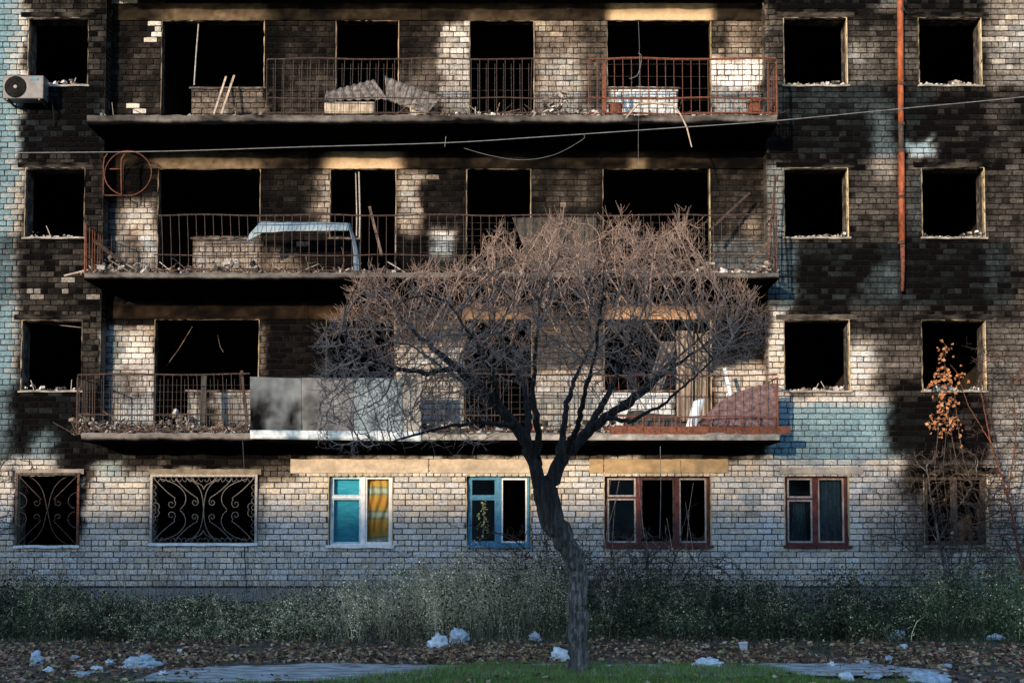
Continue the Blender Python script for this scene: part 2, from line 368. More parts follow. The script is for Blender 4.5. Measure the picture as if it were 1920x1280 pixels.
def X(px, py, Y): return at(px, py, Y).x
openings = []      # plane, x0,x1,z0,z1, storey, column
def op(plane, px0, px1, pyc, z0, z1, st, colname):
    Y = 0 if plane == 'o' else RY
    openings.append([plane, X(px0, pyc, Y), X(px1, pyc, Y), z0, z1, st, colname]); return openings[-1]
for st, (a, b, c, d, e, f, yc) in enumerate([(33, 147, 1472, 1592, 1733, 1852, 950), (40, 153, 1471, 1593, 1729, 1848, 668), (47, 158, 1471, 1590, 1729, 1846, 385), (53, 165, 1470, 1588, 1723, 1840, 98)]):
    for q0, q1, nm in ((a, b, 'end'), (c, d, 'c6'), (e, f, 'c7')): op('o', q0, q1, yc, ZSILL[st], ZT[st], st, nm)
op('o', 285, 480, 950, 1.32, 2.57, 0, 'grille'); op('o', 616, 736, 950, 1.28, 2.60, 0, 'white'); op('o', 875, 995, 950, 1.28, 2.60, 0, 'bluew'); op('o', 1133, 1333, 950, 1.28, 2.60, 0, 'redw')
for st, yc, cols in ((1, 655, ((290, 353, 485), (612, 668, 740), (870, 0, 997), (1133, 1266, 1333))), (2, 400, ((296, 362, 487), (619, 672, 742), (875, 0, 995), (1131, 1263, 1331))), (3, 110, ((303, 360, 495), (630, 685, 747), (881, 0, 1001), (1139, 1271, 1333)))):
    zt = ZT[st] + .06; zs = ZSILL[st] + .06; zf = ZSLAB[st - 1] + .005
    if st == 1: zs -= .02
    for k, (a, m_, b) in enumerate(cols):
        if k == 0: op('r', a, m_, yc, zf, zt, st, 'door'); op('r', m_, b, yc, zs, zt, st, 'win')
        elif k == 1: op('r', a, m_, yc, zs if st != 3 else zf, zt, st, 'win'); op('r', m_, b, yc, zf, zt, st, 'door')
        elif k == 2: op('r', a, b, yc, zf, zt, st, 'door')
        else: op('r', a, m_, yc, zs if st != 1 else zs, zt, st, 'win'); op('r', m_, b, yc, zf, zt, st, 'door')

def cells(x0, x1, z0, z1, y0, y1, ops, mb):
    X_ = sorted({x0, x1, *[o[1] for o in ops], *[o[2] for o in ops]}); Z_ = sorted({z0, z1, *[o[3] for o in ops], *[o[4] for o in ops]})
    X_ = [x for x in X_ if x0 <= x <= x1]; Z_ = [z for z in Z_ if z0 <= z <= z1]
    for i in range(len(X_) - 1):
        run = None
        for k in range(len(Z_) - 1):
            cx = (X_[i] + X_[i + 1]) / 2; cz = (Z_[k] + Z_[k + 1]) / 2
            hole = any(o[1] < cx < o[2] and o[3] < cz < o[4] for o in ops)
            if not hole and run is None: run = Z_[k]
            if hole and run is not None: mb.box(X_[i], X_[i + 1], y0, y1, run, Z_[k]); run = None
        if run is not None: mb.box(X_[i], X_[i + 1], y0, y1, run, Z_[-1])
ob_o = [o for o in openings if o[0] == 'o']; ob_r = [o for o in openings if o[0] == 'r']
ZG = 3.19
wall_regions = [  # plane y, x0,x1,z0,z1, openings
 (0.0, XL, RX0, ZG, ZTOP, ob_o), (0.0, RX1, XR, ZG, ZTOP, ob_o), (0.0, XL, XR, .50, ZG, ob_o), (RY, RX0, RX1, ZG, ZTOP, ob_r)]
BACK = .022
w = MB()
for (Y, x0, x1, z0, z1, ops) in wall_regions:
    cells(x0, x1, z0 if z0 > .5 else -.3, z1, Y + BACK + .004, .42 if Y == 0 else .52, [o for o in ops if o[2] > x0 and o[1] < x1 and o[4] > z0 and o[3] < z1], w)
wall = w.build('wall', M['concrete_burnt'], building)
# recess cheeks
for nm, xa, xb in (('recess_cheek', RX0 - .001, RX0 - .02), ('recess_cheek', RX1 + .001, RX1 + .02)):
    pass

# mortar sheet + bricks
mort_v = []; mort_f = []
B = []     # bricks: x0,x1,z0,z1,Y,course,hue
for (Y, rx0, rx1, rz0, rz1, ops) in wall_regions:
    c0 = int(math.floor(rz0 / CO + .3)); c1 = int(math.ceil(rz1 / CO))
    sub = [o for o in ops if o[2] > rx0 and o[1] < rx1]
    # mortar
    xs_ = sorted({rx0, rx1, *[min(max(o[k], rx0), rx1) for o in sub for k in (1, 2)], *np.arange(rx0, rx1, .24)})
    zs_ = sorted({rz0, rz1, *[min(max(o[k], rz0), rz1) for o in sub for k in (3, 4)], *np.arange(rz0, rz1, .16)})
    idx = {}
    def vid(i, k):
        if (i, k) not in idx: idx[(i, k)] = len(mort_v); mort_v.append((xs_[i], Y + BACK, zs_[k]))
        return idx[(i, k)]
    for i in range(len(xs_) - 1):
        for k in range(len(zs_) - 1):
            cx = (xs_[i] + xs_[i + 1]) / 2; cz = (zs_[k] + zs_[k + 1]) / 2
            if any(o[1] < cx < o[2] and o[3] < cz < o[4] for o in sub): continue
            mort_f.append((vid(i, k), vid(i + 1, k), vid(i + 1, k + 1), vid(i, k + 1)))
    for c in range(c0, c1):
        z0 = c * CO; z1 = z0 + CO - .015
        if z0 < rz0 - .02 or z1 > rz1 + .05: continue
        iv = [(rx0, rx1)]
        for o in sub:
            ov = min(z1, o[4]) - max(z0, o[3])
            if ov > .045:
                nv = []
                for a, b in iv:
                    if o[2] <= a or o[1] >= b: nv.append((a, b)); continue
                    if o[1] - a > .02: nv.append((a, o[1]))
                    if b - o[2] > .02: nv.append((o[2], b))
                iv = nv
        header = (c % 4 == 0); L = .132 if header else .264
        ph = (0 if header else (c % 2) * .132 + (.066 if (c // 4) % 2 else 0)) + random.uniform(-.012, .012)
        for a, b in iv:
            k0 = math.floor((a - ph) / L); x = ph + k0 * L
            while x < b:
                jit = random.uniform(-.006, .006)
                xa, xb = max(x + jit, a), min(x + L - .015 + jit * .5, b)
                if xb - xa > .035: B.append((xa, xb, z0, z1, Y, c))
                x += L
# returns of the recess (end faces of the outer leaf), one brick per course
B = np.array(B)
nb = len(B)
r_ = np.random.default_rng(11)
U = np.array([0, .3, .7, 1.0])
co = np.zeros((nb, 4, 4, 3))
jy = r_.normal(0, .0022, nb); til = r_.normal(0, .0018, (nb, 2))
spall = (r_.random(nb) < .03)
zj = r_.normal(0, .0014, (nb, 2)); xj = r_.normal(0, .0015, (nb, 2))
for i in range(4):
    x = B[:, 0] + xj[:, 0] + (B[:, 1] + xj[:, 1] - B[:, 0] - xj[:, 0]) * U[i]
    end = i in (0, 3); ins = .004 if end else 0; dpt = .004 if end else 0
    yf = B[:, 4] + jy + til[:, 0] * (U[i] - .5) * 2 + dpt + spall * r_.uniform(.004, .010, nb)
    wob = r_.normal(0, .0013, (nb, 2))
    co[:, i, 0] = np.stack([x, B[:, 4] + BACK + .002, B[:, 2] + zj[:, 0] + wob[:, 0]], 1)
    co[:, i, 1] = np.stack([x, yf + til[:, 1], B[:, 2] + zj[:, 0] + ins + wob[:, 0] + .0015], 1)
    co[:, i, 2] = np.stack([x, yf - til[:, 1], B[:, 3] + zj[:, 1] - ins + wob[:, 1] - .0015], 1)
    co[:, i, 3] = np.stack([x, B[:, 4] + BACK + .002, B[:, 3] + zj[:, 1] + wob[:, 1]], 1)
co = co.reshape(nb, 16, 3)
bf = []
for i in range(3):
    for k in range(3): bf.append((i * 4 + k, (i + 1) * 4 + k, (i + 1) * 4 + k + 1, i * 4 + k + 1))
bf.append((0, 1, 2, 3)); bf.append((15, 14, 13, 12))
PX, PY = to_px(co[..., 0], co[..., 1], co[..., 2])
soot = soot_shade_at(PX, PY)
# per-brick deviations: single clean faces where soot has flaked away, single dark ones
cxp = PX.mean(1); cyp = PY.mean(1)
dev = r_.normal(0, .022, nb)
flake = np.zeros(nb)
def flakes(x0, x1, y0, y1, prob, val):
    m = (cxp > x0) & (cxp < x1) & (cyp > y0) & (cyp < y1) & (r_.random(nb) < prob); flake[m] = val
flakes(202, 300, -5, 28, .40, .9); flakes(262, 300, 30, 80, .30, .9); flakes(820, 884, 30, 110, .42, .55); flakes(1000, 1090, 30, 100, .22, .4)
flakes(745, 820, 320, 350, .2, .4); flakes(200, 290, 600, 640, .3, .4); flakes(225, 262, 196, 214, .5, .9); flakes(1340, 1430, 40, 110, .15, .35)
flakes(1850, 1930, 0, 140, .25, .4); flakes(1600, 1720, 60, 160, .05, .2); flakes(1860, 1930, 480, 560, .08, .3); flakes(50, 150, 530, 560, .12, .3)
flakes(0, 1440, 287, 800, .006, .3)
soot = np.clip(soot + dev[:, None] * (soot > .02), 0, 1) * (1 - flake[:, None])
rec = (B[:, 4] > .1)[:, None]; soot = np.where(rec, 1 - (1 - soot) ** 1.6, soot)
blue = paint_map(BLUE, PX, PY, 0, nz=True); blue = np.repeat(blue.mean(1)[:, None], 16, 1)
tv = r_.random((nb, 3)); hue = fbm(cxp / 90, cyp / 90)
base = np.zeros((nb, 3)); val = .43 + .15 * (tv[:, 0] - .5) + .10 * (hue - .5)
warm = np.clip(.5 + (tv[:, 1] - .5) * .8 + (fbm(cxp / 130 + 9, cyp / 60) - .5) * .9, 0, 1)
base[:, 0] = val * (.95 + .16 * warm); base[:, 1] = val * (.97 - .02 * warm); base[:, 2] = val * (.97 - .22 * warm)
dk = r_.random(nb) < .05; base[dk] *= .72
tint = np.repeat(base[:, None, :], 16, 1)
brn = (soot * rec)[..., None] * ss(.2, .8, soot)[..., None]; tint = tint * (1 - brn + brn * np.array([1.15, .86, .70]))
WHITE = [(1138, 1272, 160, 216, 1, 4), (1333, 1430, 112, 216, .8, 6), (1132, 1266, 725, 812, 1, 5), (805, 852, 432, 482, .8, 6), (1702, 1756, 262, 291, 1, 6), (1440, 1475, 160, 216, .5, 6), (822, 884, 30, 200, .5, 10), (225, 295, 640, 800, .5, 14)]
wht = paint_map(WHITE, PX, PY, 0).mean(1)[:, None, None]
tint = tint * (1 - wht) + np.array([.68, .67, .66]) * wht
sm = soot.mean(1)[:, None, None]; flat = tint.mean(axis=(0, 1))[None, None]; kf = ss(.5, .95, sm) * (1 - wht) * .75; tint = tint * (1 - kf) + flat * kf
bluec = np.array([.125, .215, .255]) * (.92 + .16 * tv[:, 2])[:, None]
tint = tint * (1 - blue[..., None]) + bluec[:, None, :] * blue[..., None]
# bond grime at course edges: a little darker per brick end
# choose 300 bricks to be parts: the clean ground-floor ones nearest the camera
score = np.abs(B[:, 0] + .1) + np.abs(B[:, 2] - 1.9) * 1.5 + (B[:, 4] > .1) * 100 + (B[:, 2] < 1.0) * 100 + ((B[:, 1] - B[:, 0]) < .1) * 100
order = np.argsort(score); single = order[:300]; rest = order[300:]
for i in single:
    me = bpy.data.meshes.new('brick'); c = co[i].mean(0)
    me.from_pydata((co[i] - c).tolist(), [], bf); set_attrs(me, co[i], tint[i], soot[i]); me.materials.append(M['brick'])
    o = bpy.data.objects.new('brick', me); COL.objects.link(o); o.location = c; o.parent = building
V = co[rest].reshape(-1, 3); F = (np.array(bf)[None] + (np.arange(len(rest)) * 16)[:, None, None]).reshape(-1, 4)
me = bpy.data.meshes.new('brickwork'); me.from_pydata(V.tolist(), [], F.tolist())
set_attrs(me, V, tint[rest].reshape(-1, 3), soot[rest].reshape(-1)); me.materials.append(M['brick'])
brickwork = bpy.data.objects.new('brickwork', me); COL.objects.link(brickwork); brickwork.parent = building; brickwork['kind'] = 'stuff'
me = bpy.data.meshes.new('mortar_joints'); me.from_pydata(mort_v, [], mort_f)
mv = np.array(mort_v); mpx, mpy = to_px(mv[:, 0], mv[:, 1], mv[:, 2])
ms = np.clip(soot_shade_at(mpx, mpy) * .75 + .18, 0, 1); mt = np.tile(np.array([.062, .06, .057]), (len(mv), 1))
set_attrs(me, mv, mt, ms); me.materials.append(M['mortar'])
o = bpy.data.objects.new('mortar_joints', me); COL.objects.link(o); o.parent = building; o['kind'] = 'stuff'

def stained(mb, name, tintc, parent, smooth=False, bias=0.0, soot_const=None, mat='plaster'):
    o = mb.build(name, M[mat], parent, smooth)
    v = np.array(mb.v); px, py = to_px(v[:, 0], v[:, 1], v[:, 2])
    s = soot_shade_at(px, py) + bias if soot_const is None else np.full(len(v), soot_const)
    set_attrs(o.data, v, np.tile(np.array(tintc), (len(v), 1)), np.clip(s, 0, 1)); return o

# corner returns where the bay steps back: end bricks
m = MB()
zc = ZG
while zc < ZTOP:
    m.box(RX0 - .012, RX0 + .001, .004, RY + .012, zc, zc + CO - .012, j=.0015); m.box(RX1 - .001, RX1 + .012, .004, RY + .012, zc, zc + CO - .012, j=.0015); zc += CO
stained(m, 'recess_corner_bricks', (.30, .27, .24), building, mat='brick')['kind'] = 'stuff'

# plinth
m = MB()
for i in range(29):
    x0 = XL + i * (XR - XL) / 29; x1 = x0 + (XR - XL) / 29
    m2 = MB(); m2.box(x0 + .004, x1 - .004, -.035 + random.uniform(-.004, .004), .3, .25, .495, j=.003); stained(m2, 'plinth_block', (.22, .22, .215), building, bias=-.1)
m = MB(); m.box(XL, XR, -.015, .3, -.3, .225); stained(m, 'foundation', (.13, .13, .13), building)

# lintels -------------------------------------------------------------------
def lintel(x0, x1, z0, z1, Y, tc=(.42, .33, .22), proud=.022, soot_c=None, n=10, grad=None):
    """ragged concrete beam, its tone varying along the length"""
    mb = MB(); V_ = []
    nx, nz_ = max(3, int((x1 - x0) / .08)), 4
    for i in range(nx + 1):
        for k in range(nz_ + 1):
            x = x0 + (x1 - x0) * i / nx; z = z0 + (z1 - z0) * k / nz_
            mb.v.append((x, Y - proud + random.uniform(-.002, .002), z + (random.uniform(-.006, .006) if k in (0, nz_) else 0)))
    W2 = nz_ + 1
    for i in range(nx):
        for k in range(nz_): mb.f.append((i * W2 + k, (i + 1) * W2 + k, (i + 1) * W2 + k + 1, i * W2 + k + 1))
    b0 = len(mb.v)
    # bottom and top returns
    for kk in (0, nz_):
        s0 = len(mb.v)
        for i in range(nx + 1): a = mb.v[i * W2 + kk]; mb.v.append((a[0], Y + BACK, a[2]))
        for i in range(nx):
            mb.f.append((i * W2 + kk, (i + 1) * W2 + kk, s0 + i + 1, s0 + i) if kk == 0 else (i * W2 + kk, s0 + i, s0 + i + 1, (i + 1) * W2 + kk))
    for ii in (0, nx):
        s0 = len(mb.v)
        for k in range(nz_ + 1): a = mb.v[ii * W2 + k]; mb.v.append((a[0], Y + BACK, a[2]))
        for k in range(nz_): mb.f.append((ii * W2 + k, ii * W2 + k + 1, s0 + k + 1, s0 + k))
    o = mb.build('lintel', M['plaster'], building)
    v = np.array(mb.v); px, py = to_px(v[:, 0], v[:, 1], v[:, 2])
    if grad is None: s = soot_shade_at(px, py) if soot_c is None else np.full(len(v), soot_c) + (fbm(px / 26, py / 9, 4) - .42) * .8 * (1 - soot_c * .6)
    else:
        s = np.full(len(v), grad[0])
        for gx0, gx1, sv, sf in grad[1]:
            mm = ss(gx0 - sf, gx0 + sf, px) * (1 - ss(gx1 - sf, gx1 + sf, px)) * (1 if sf < 30 else 1); 
            hh = ss(z0 + (z1 - z0) * .1, z0 + (z1 - z0) * .9, v[:, 2]); s = s * (1 - mm) + (sv + (1 - sv) * .55 * hh) * mm
        s = np.clip(s + (fbm(px / 30, py / 14) - .5) * .25, 0, 1); s = 1 - (1 - s) ** 1.5
    set_attrs(o.data, v, np.tile(np.array(tc), (len(v), 1)), np.clip(s, 0, 1)); return o
for x0, x1, s in ((545, 803, .05), (806, 1040, .04), (1105, 1131, .1), (1133, 1365, .18)):
    lintel(X(x0, 872, 0), X(x1, 872, 0), 2.625, 2.885, 0, soot_c=s, tc=(.44, .37, .29) if x0 < 1100 else (.40, .29, .17))
lintel(X(1462, 880, 0), X(1618, 880, 0), 2.605, 2.735, 0, soot_c=.08, tc=(.36, .32, .26))
lintel(X(30, 872, 0), X(158, 872, 0), 2.61, 2.70, 0, soot_c=.45, tc=(.4, .35, .3))
lintel(X(280, 872, 0), X(490, 872, 0), 2.60, 2.70, 0, soot_c=.55, tc=(.4, .34, .26))
lintel(X(1715, 872, 0), X(1870, 872, 0), 2.61, 2.73, 0, soot_c=.96)
for st in (1, 2, 3):
    for o in [o for o in ob_o if o[5] == st]:
        rcol = .80 if o[6] == 'c6' and st == 1 else .94
        lintel(o[1] - .15, o[2] + .15, ZT[st] + .01, ZT[st] + .105, 0, soot_c=rcol, tc=(.36, .31, .25), proud=.012)
# the long beams of the recessed bay
bandg = {2: (.95, [(285, 490, .62, 22), (612, 752, -.05, 24), (1180, 1210, .55, 10), (760, 880, .95, 10)]),
         3: (.92, [(300, 500, .66, 30), (500, 640, .93, 10), (870, 1010, .80, 16), (1142, 1336, -.10, 12), (1000, 1120, .86, 20)]),
         1: (.93, [(1138, 1320, .05, 12), (860, 1000, .35, 14), (600, 660, .75, 20)])}
for st in (1, 2, 3):
    zb = ZT[st] + .065; cuts = [RX0 + .02, X(620, 300, RY) - .4, X(760, 300, RY) + .3, X(1060, 300, RY), RX1 - .02]
    for a, b in zip(cuts[:-1], cuts[1:]): lintel(a + .004, b - .004, zb, zb + .33, RY, grad=bandg[st], tc=(.47, .35, .23) if st != 1 else (.40, .25, .15), proud=.02)

# window openings: lining, sill ---------------------------------------------------
def reveal(o):
    plane, x0, x1, z0, z1, st, nm = o; Y = 0 if plane == 'o' else RY
    mb = MB(); dep = .12; T = .003
    def strip(fixed, vals, horizontal, sgn):
        n = len(vals); s0 = len(mb.v)
        for i, t in enumerate(vals):
            e = random.uniform(-.006, .01); e2 = random.uniform(-.004, .004)
            for (yy, off) in ((Y - .004 + (random.random() < .15) * .02, T + e), (Y + dep, T + e2), (Y + dep, -.03), (Y - .004, -.01)):
                q = fixed + sgn * off
                mb.v.append((q, yy, t) if not horizontal else (t, yy, q))
        for i in range(n - 1):
            for k in range(4):
                a = s0 + i * 4 + k; b = s0 + i * 4 + (k + 1) % 4; mb.f.append((a, b, b + 4, a + 4))
    zz = np.linspace(z0, z1, 16); xx = np.linspace(x0, x1, 12)
    nb_l = any(q is not o and q[0] == plane and q[5] == st and abs(q[2] - x0) < .02 for q in openings); nb_r = any(q is not o and q[0] == plane and q[5] == st and abs(q[1] - x1) < .02 for q in openings)
    if not nb_l: strip(x0, zz, False, 1)
    if not nb_r: strip(x1, zz, False, -1)
    strip(z1, xx, True, -1)
    ob = mb.build('window' if nm != 'door' else 'doorway', M['plaster'], building)
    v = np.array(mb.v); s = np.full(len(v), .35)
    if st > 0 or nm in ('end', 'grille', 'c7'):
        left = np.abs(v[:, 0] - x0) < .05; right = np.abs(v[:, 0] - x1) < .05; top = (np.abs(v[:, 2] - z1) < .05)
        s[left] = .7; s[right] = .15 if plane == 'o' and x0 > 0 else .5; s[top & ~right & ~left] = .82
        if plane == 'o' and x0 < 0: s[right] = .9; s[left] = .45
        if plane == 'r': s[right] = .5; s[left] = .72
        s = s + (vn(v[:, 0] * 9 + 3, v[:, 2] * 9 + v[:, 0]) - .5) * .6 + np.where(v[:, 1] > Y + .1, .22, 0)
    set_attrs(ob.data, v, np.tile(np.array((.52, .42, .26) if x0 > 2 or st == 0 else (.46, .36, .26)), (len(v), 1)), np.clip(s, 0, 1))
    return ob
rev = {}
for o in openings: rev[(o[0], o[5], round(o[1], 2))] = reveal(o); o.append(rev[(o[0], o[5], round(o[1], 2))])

def sill(o, mat, th=.03, out=.05, z=None, over=.04, jj=.002):
    z = o[3] if z is None else z; Y = 0 if o[0] == 'o' else RY
    m = MB(); N = 8
    for i in range(N):
        xa = o[1] - over + (o[2] - o[1] + 2 * over) * i / N; xb = o[1] - over + (o[2] - o[1] + 2 * over) * (i + 1) / N
        m.box(xa, xb, Y - out, Y + .27, z - th, z + .006, j=0)
    m.v = [(a, b, c + .006 * math.sin(a * 9) * (b < Y)) for a, b, c in m.v]
    return m.build('sill', M[mat], o[7])
for o in openings:
    if o[6] == 'door': continue
    st = o[5]
    if st == 0:
        mat = {'white': 'paint_white', 'bluew': 'paint_blue', 'redw': 'paint_red', 'c6': 'paint_red', 'c7': 'concrete', 'end': 'white_metal', 'grille': 'white_metal'}[o[6]]
        sill(o, mat, th=.045, out=.06)
    else: sill(o, 'concrete' if o[0] == 'o' else 'concrete_burnt', th=.028, out=.045 if o[0] == 'o' else .03)

# rooms behind ---------------------------------------------------------------
ZF = [0.40, 3.29, 6.18, 9.06, 11.95]
for st in range(4):
    z0, z1 = ZF[st], ZF[st + 1]
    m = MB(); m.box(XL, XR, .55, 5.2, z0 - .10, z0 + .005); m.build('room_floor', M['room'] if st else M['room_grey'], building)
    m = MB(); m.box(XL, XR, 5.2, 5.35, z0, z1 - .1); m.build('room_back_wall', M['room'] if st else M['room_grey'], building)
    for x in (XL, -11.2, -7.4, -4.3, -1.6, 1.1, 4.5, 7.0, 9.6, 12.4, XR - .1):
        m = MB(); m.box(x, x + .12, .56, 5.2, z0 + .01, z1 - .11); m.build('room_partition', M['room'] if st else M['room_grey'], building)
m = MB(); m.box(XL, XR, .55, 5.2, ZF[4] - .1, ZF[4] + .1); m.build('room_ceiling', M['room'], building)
m = MB(); m.box(XL - .3, XR + .3, -.3, 5.6, ZTOP, ZTOP + .3); m.build('roof', M['concrete'], building)
m = MB(); m.box(XL - .02, XL - .3, 0, 5.4, -.2, ZTOP); m.box(XR + .02, XR + .3, 0, 5.4, -.2, ZTOP); m.box(XL, XR, 5.36, 5.6, -.2, ZTOP); m.build('outer_end_wall', M['concrete'], building)

# balcony slabs ---------------------------------------------------------------
def slab(zt, th, mat):
    m = MB(); N = 130
    for i in range(N + 1):
        x = RX0 + (RX1 - RX0) * i / N
        e = -1.0 + .05 * (fbm(x * 3 + zt, zt) - .5) + random.uniform(-.008, .008); b = zt - th + .05 * (fbm(x * 4, zt * 3 + 7) - .6) * (1 + (random.random() < .12) * .8)
        t = zt + random.uniform(-.008, .012)
        for p in ((RY - .02, t), (e + .02, t), (e, t - .03), (e + random.uniform(0, .012), (t + b) / 2), (e + .01, b + .015), (e + .05, b), (RY - .02, b)): m.v.append((x, p[0], p[1]))
    for i in range(N):
        for k in range(6): m.f.append((i * 7 + k, i * 7 + k + 1, (i + 1) * 7 + k + 1, (i + 1) * 7 + k))
    m.f.append(tuple(range(6, -1, -1))); m.f.append(tuple(N * 7 + k for k in range(7)))
    o = m.build('balcony_slab', M['plaster'], building)
    v = np.array(m.v); under = v[:, 2] < zt - th * .72; px, py = to_px(v[:, 0], v[:, 1], v[:, 2])
    s = .80 + (fbm(v[:, 0] * 2.2 + zt, v[:, 2] * 9, 4) - .5) * .7; s = np.where(zt < 4, s - .18, s); s = np.where(under | (v[:, 1] > -.9), 1.15, s)
    set_attrs(o.data, v, np.tile(np.array((.34, .31, .28)), (len(v), 1)), np.clip(s, 0, 1.2)); return o
slab(ZSLAB[0], .15, 'concrete_burnt'); slab(ZSLAB[1], .13, 'concrete_burnt'); slab(ZSLAB[2], .17, 'concrete_burnt'); slab(ZSLAB[3], .16, 'concrete_burnt')
m = MB()
# pale worn face of the lowest slab's right half
m.box(X(792, 815, -1.02), RX1 - .03, -1.03, -1.005, ZSLAB[0] - .13, ZSLAB[0] - .03, j=.003); m.build('slab_edge_render', M['concrete'], building)

# railings ---------------------------------------------------------------
YR = -.93
base_bar = None
def baluster(parent, x, z0, z1, mat, y=YR, bend=0.0, r=.008):
    m = MB(); m.tube([(0, 0, 0), (bend * .3, bend * .5, (z1 - z0) * .5), (bend, bend, z1 - z0)], r * .8, 4)
    o = m.build('baluster', M[mat], parent, origin=(0, 0, 0)); o.location = (x, y, z0); return o
def rail(st, px0, px1, pym, mat, top=1.06, mid=.33, bars=True, skip=lambda p: False, post_every=0, rr=.012):
    zf = ZSLAB[st]; x0, x1 = X(px0, pym, YR), X(px1, pym, YR)
    m = MB(); N = max(4, int((x1 - x0) / .3))
    def line(h, r, sag=.012):
        pts = [(x0 + (x1 - x0) * i / N, YR + .01 * math.sin(i * 1.7), zf + h + sag * math.sin(i * .9 + h * 5)) for i in range(N + 1)]; m.tube(pts, r, 5)
    line(top, rr * 1.2); line(mid, rr); line(.05, rr)
    o = m.build('railing', M[mat], building)
    if bars:
        n = int((x1 - x0) / .155)
        proto = None
        for i in range(n + 1):
            x = x0 + i * .155; p = to_px(x, YR, zf + .5)[0]
            if skip(p): continue
            if proto is None or random.random() < .12:
                proto = baluster(o, x, zf + .0, zf + top, mat, bend=random.choice((0, 0, 0, .02, -.03)))
            else: link_copy(proto, o, (x, YR + random.uniform(-.004, .004), zf + random.uniform(-.0, .01)))
    return o
rail(2, 500, 1132, 160, 'rust_dark'); rail(2, 1104, 1456, 160, 'rust', rr=.017)
rail(1, 290, 1330, 460, 'rust_dark', skip=lambda p: 655 < p < 668 and False); rail(1, 1331, 1456, 460, 'rust_dark', bars=False)
rail(0, 145, 468, 760, 'rust_dark'); rail(0, 792, 1130, 760, 'rust_dark', skip=lambda p: int(p) % 5 == 0); rail(0, 1130, 1458, 760, 'rust', mid=.30, top=1.04)
# end rails, running back to the wall
def end_rail(st, x, mat, n=6, top=1.0):
    zf = ZSLAB[st]; m = MB(); m.bar((x, YR, zf + top), (x, -.02, zf + top), .02); m.bar((x, YR, zf + .3), (x, -.02, zf + .3), .015)
    m.tube([(x, YR, zf - .02), (x, YR, zf + top)], .02, 6)
    o = m.build('end_railing', M[mat], building)
    for i in range(n):
        y = YR + (i + .6) * (.9 / n); b = baluster(o, x, zf, zf + top, mat, y=y); b.rotation_euler = (random.uniform(-.05, .05), 0, 0)
end_rail(2, X(1456, 160, YR), 'rust', 7); end_rail(1, X(160, 460, YR), 'rust', 6, .9); end_rail(0, X(145, 760, YR), 'rust_dark', 6); end_rail(0, X(1458, 760, YR), 'rust', 5); end_rail(1, X(1456, 460, YR), 'rust_dark', 5, 1.1)
# thin wire grid behind the bars
def wire_grid(st, px0, px1, pym, h=1.0, dx=.30, dz=.11, mat='dark_iron'):
    m = MB(); zf = ZSLAB[st]; x0, x1 = X(px0, pym, YR), X(px1, pym, YR); x = x0 + .07
    while x < x1: m.tube([(x, YR + .03, zf), (x + random.uniform(-.01, .01), YR + .03, zf + h)], .0035, 3, cap=False); x += dx
    z = zf + .09
    while z < zf + h: m.tube([(x0, YR + .035, z), ((x0 + x1) / 2, YR + .035, z + random.uniform(-.01, .01)), (x1, YR + .035, z)], .0028, 3, cap=False); z += dz
    o = m.build('wire_mesh', M[mat], building); o['kind'] = 'stuff'
wire_grid(2, 505, 1130, 160, .98, .155, .4); wire_grid(2, 1130, 1456, 160, .98, .155, .22); wire_grid(1, 800, 1456, 460, .95, .155, .12); wire_grid(0, 150, 465, 760, .98, .15, .13); wire_grid(0, 795, 1130, 760, .98, .15, .12); wire_grid(1, 185, 290, 460, .7, .15, .13)
# rusty kick panels of the lowest balcony
zf = ZSLAB[0]
for px0 in range(1143, 1455, 31):
    m = MB(); a = X(px0, 800, YR - .03); b = X(px0 + 30, 800, YR - .03); m.box(a, b, YR - .035, YR - .03, zf - .01, zf + .12, j=.006); m.bar((a, YR - .05, zf - .04), (a, YR - .05, zf + .30), .02)
    o = m.build('kick_panel', M['rust'], building)
m = MB(); m.bar((X(1143, 820, YR), YR - .05, zf - .01), (X(1460, 820, YR), YR - .05, zf - .01), .05, .03); m.build('kick_rail', M['rust'], building)

# drain pipe ---------------------------------------------------------------
m = MB(); py_ = [-60, 0, 60, 110, 152, 156, 170, 174, 228, 232, 286]
dp = MB(); dp.tube([at(1688 + (1 if p > 150 else 0), p, -.13) for p in (-120, 60, 158)], .058, 14); pipe = dp.build('drainpipe', M['pipe'], building, smooth=True)
for a, b, dx, r, mt_ in ((160, 232, 1688.5, .054, 'pipe'), (234, 284, 1689, .052, 'rust_dark'), (282, 456, 1690, .058, 'pipe')):
    m = MB(); m.tube([at(dx, a, -.13), at(dx + .5, (a + b) / 2, -.125), at(dx + 1, b, -.13)], r, 14); m.build('pipe_section', M[mt_], pipe, smooth=True)
m = MB(); m.tube([at(1692, 455, -.13), at(1693, 500, -.125), at(1692, 546, -.13)], [.045, .038, .03], 10); m.build('torn_pipe_end', M['rust'], pipe, smooth=True)
for p in (158, 233, 283, 455, 20, 370):
    m = MB(); c = at(1690, p, -.13); m.tube([c + Vector((0, 0, -.03)), c + Vector((0, 0, .03))], .066, 14); m.bar(c + Vector((0, .05, 0)), c + Vector((0, .15, 0)), .02); m.build('pipe_clamp', M['rust_dark'], pipe)

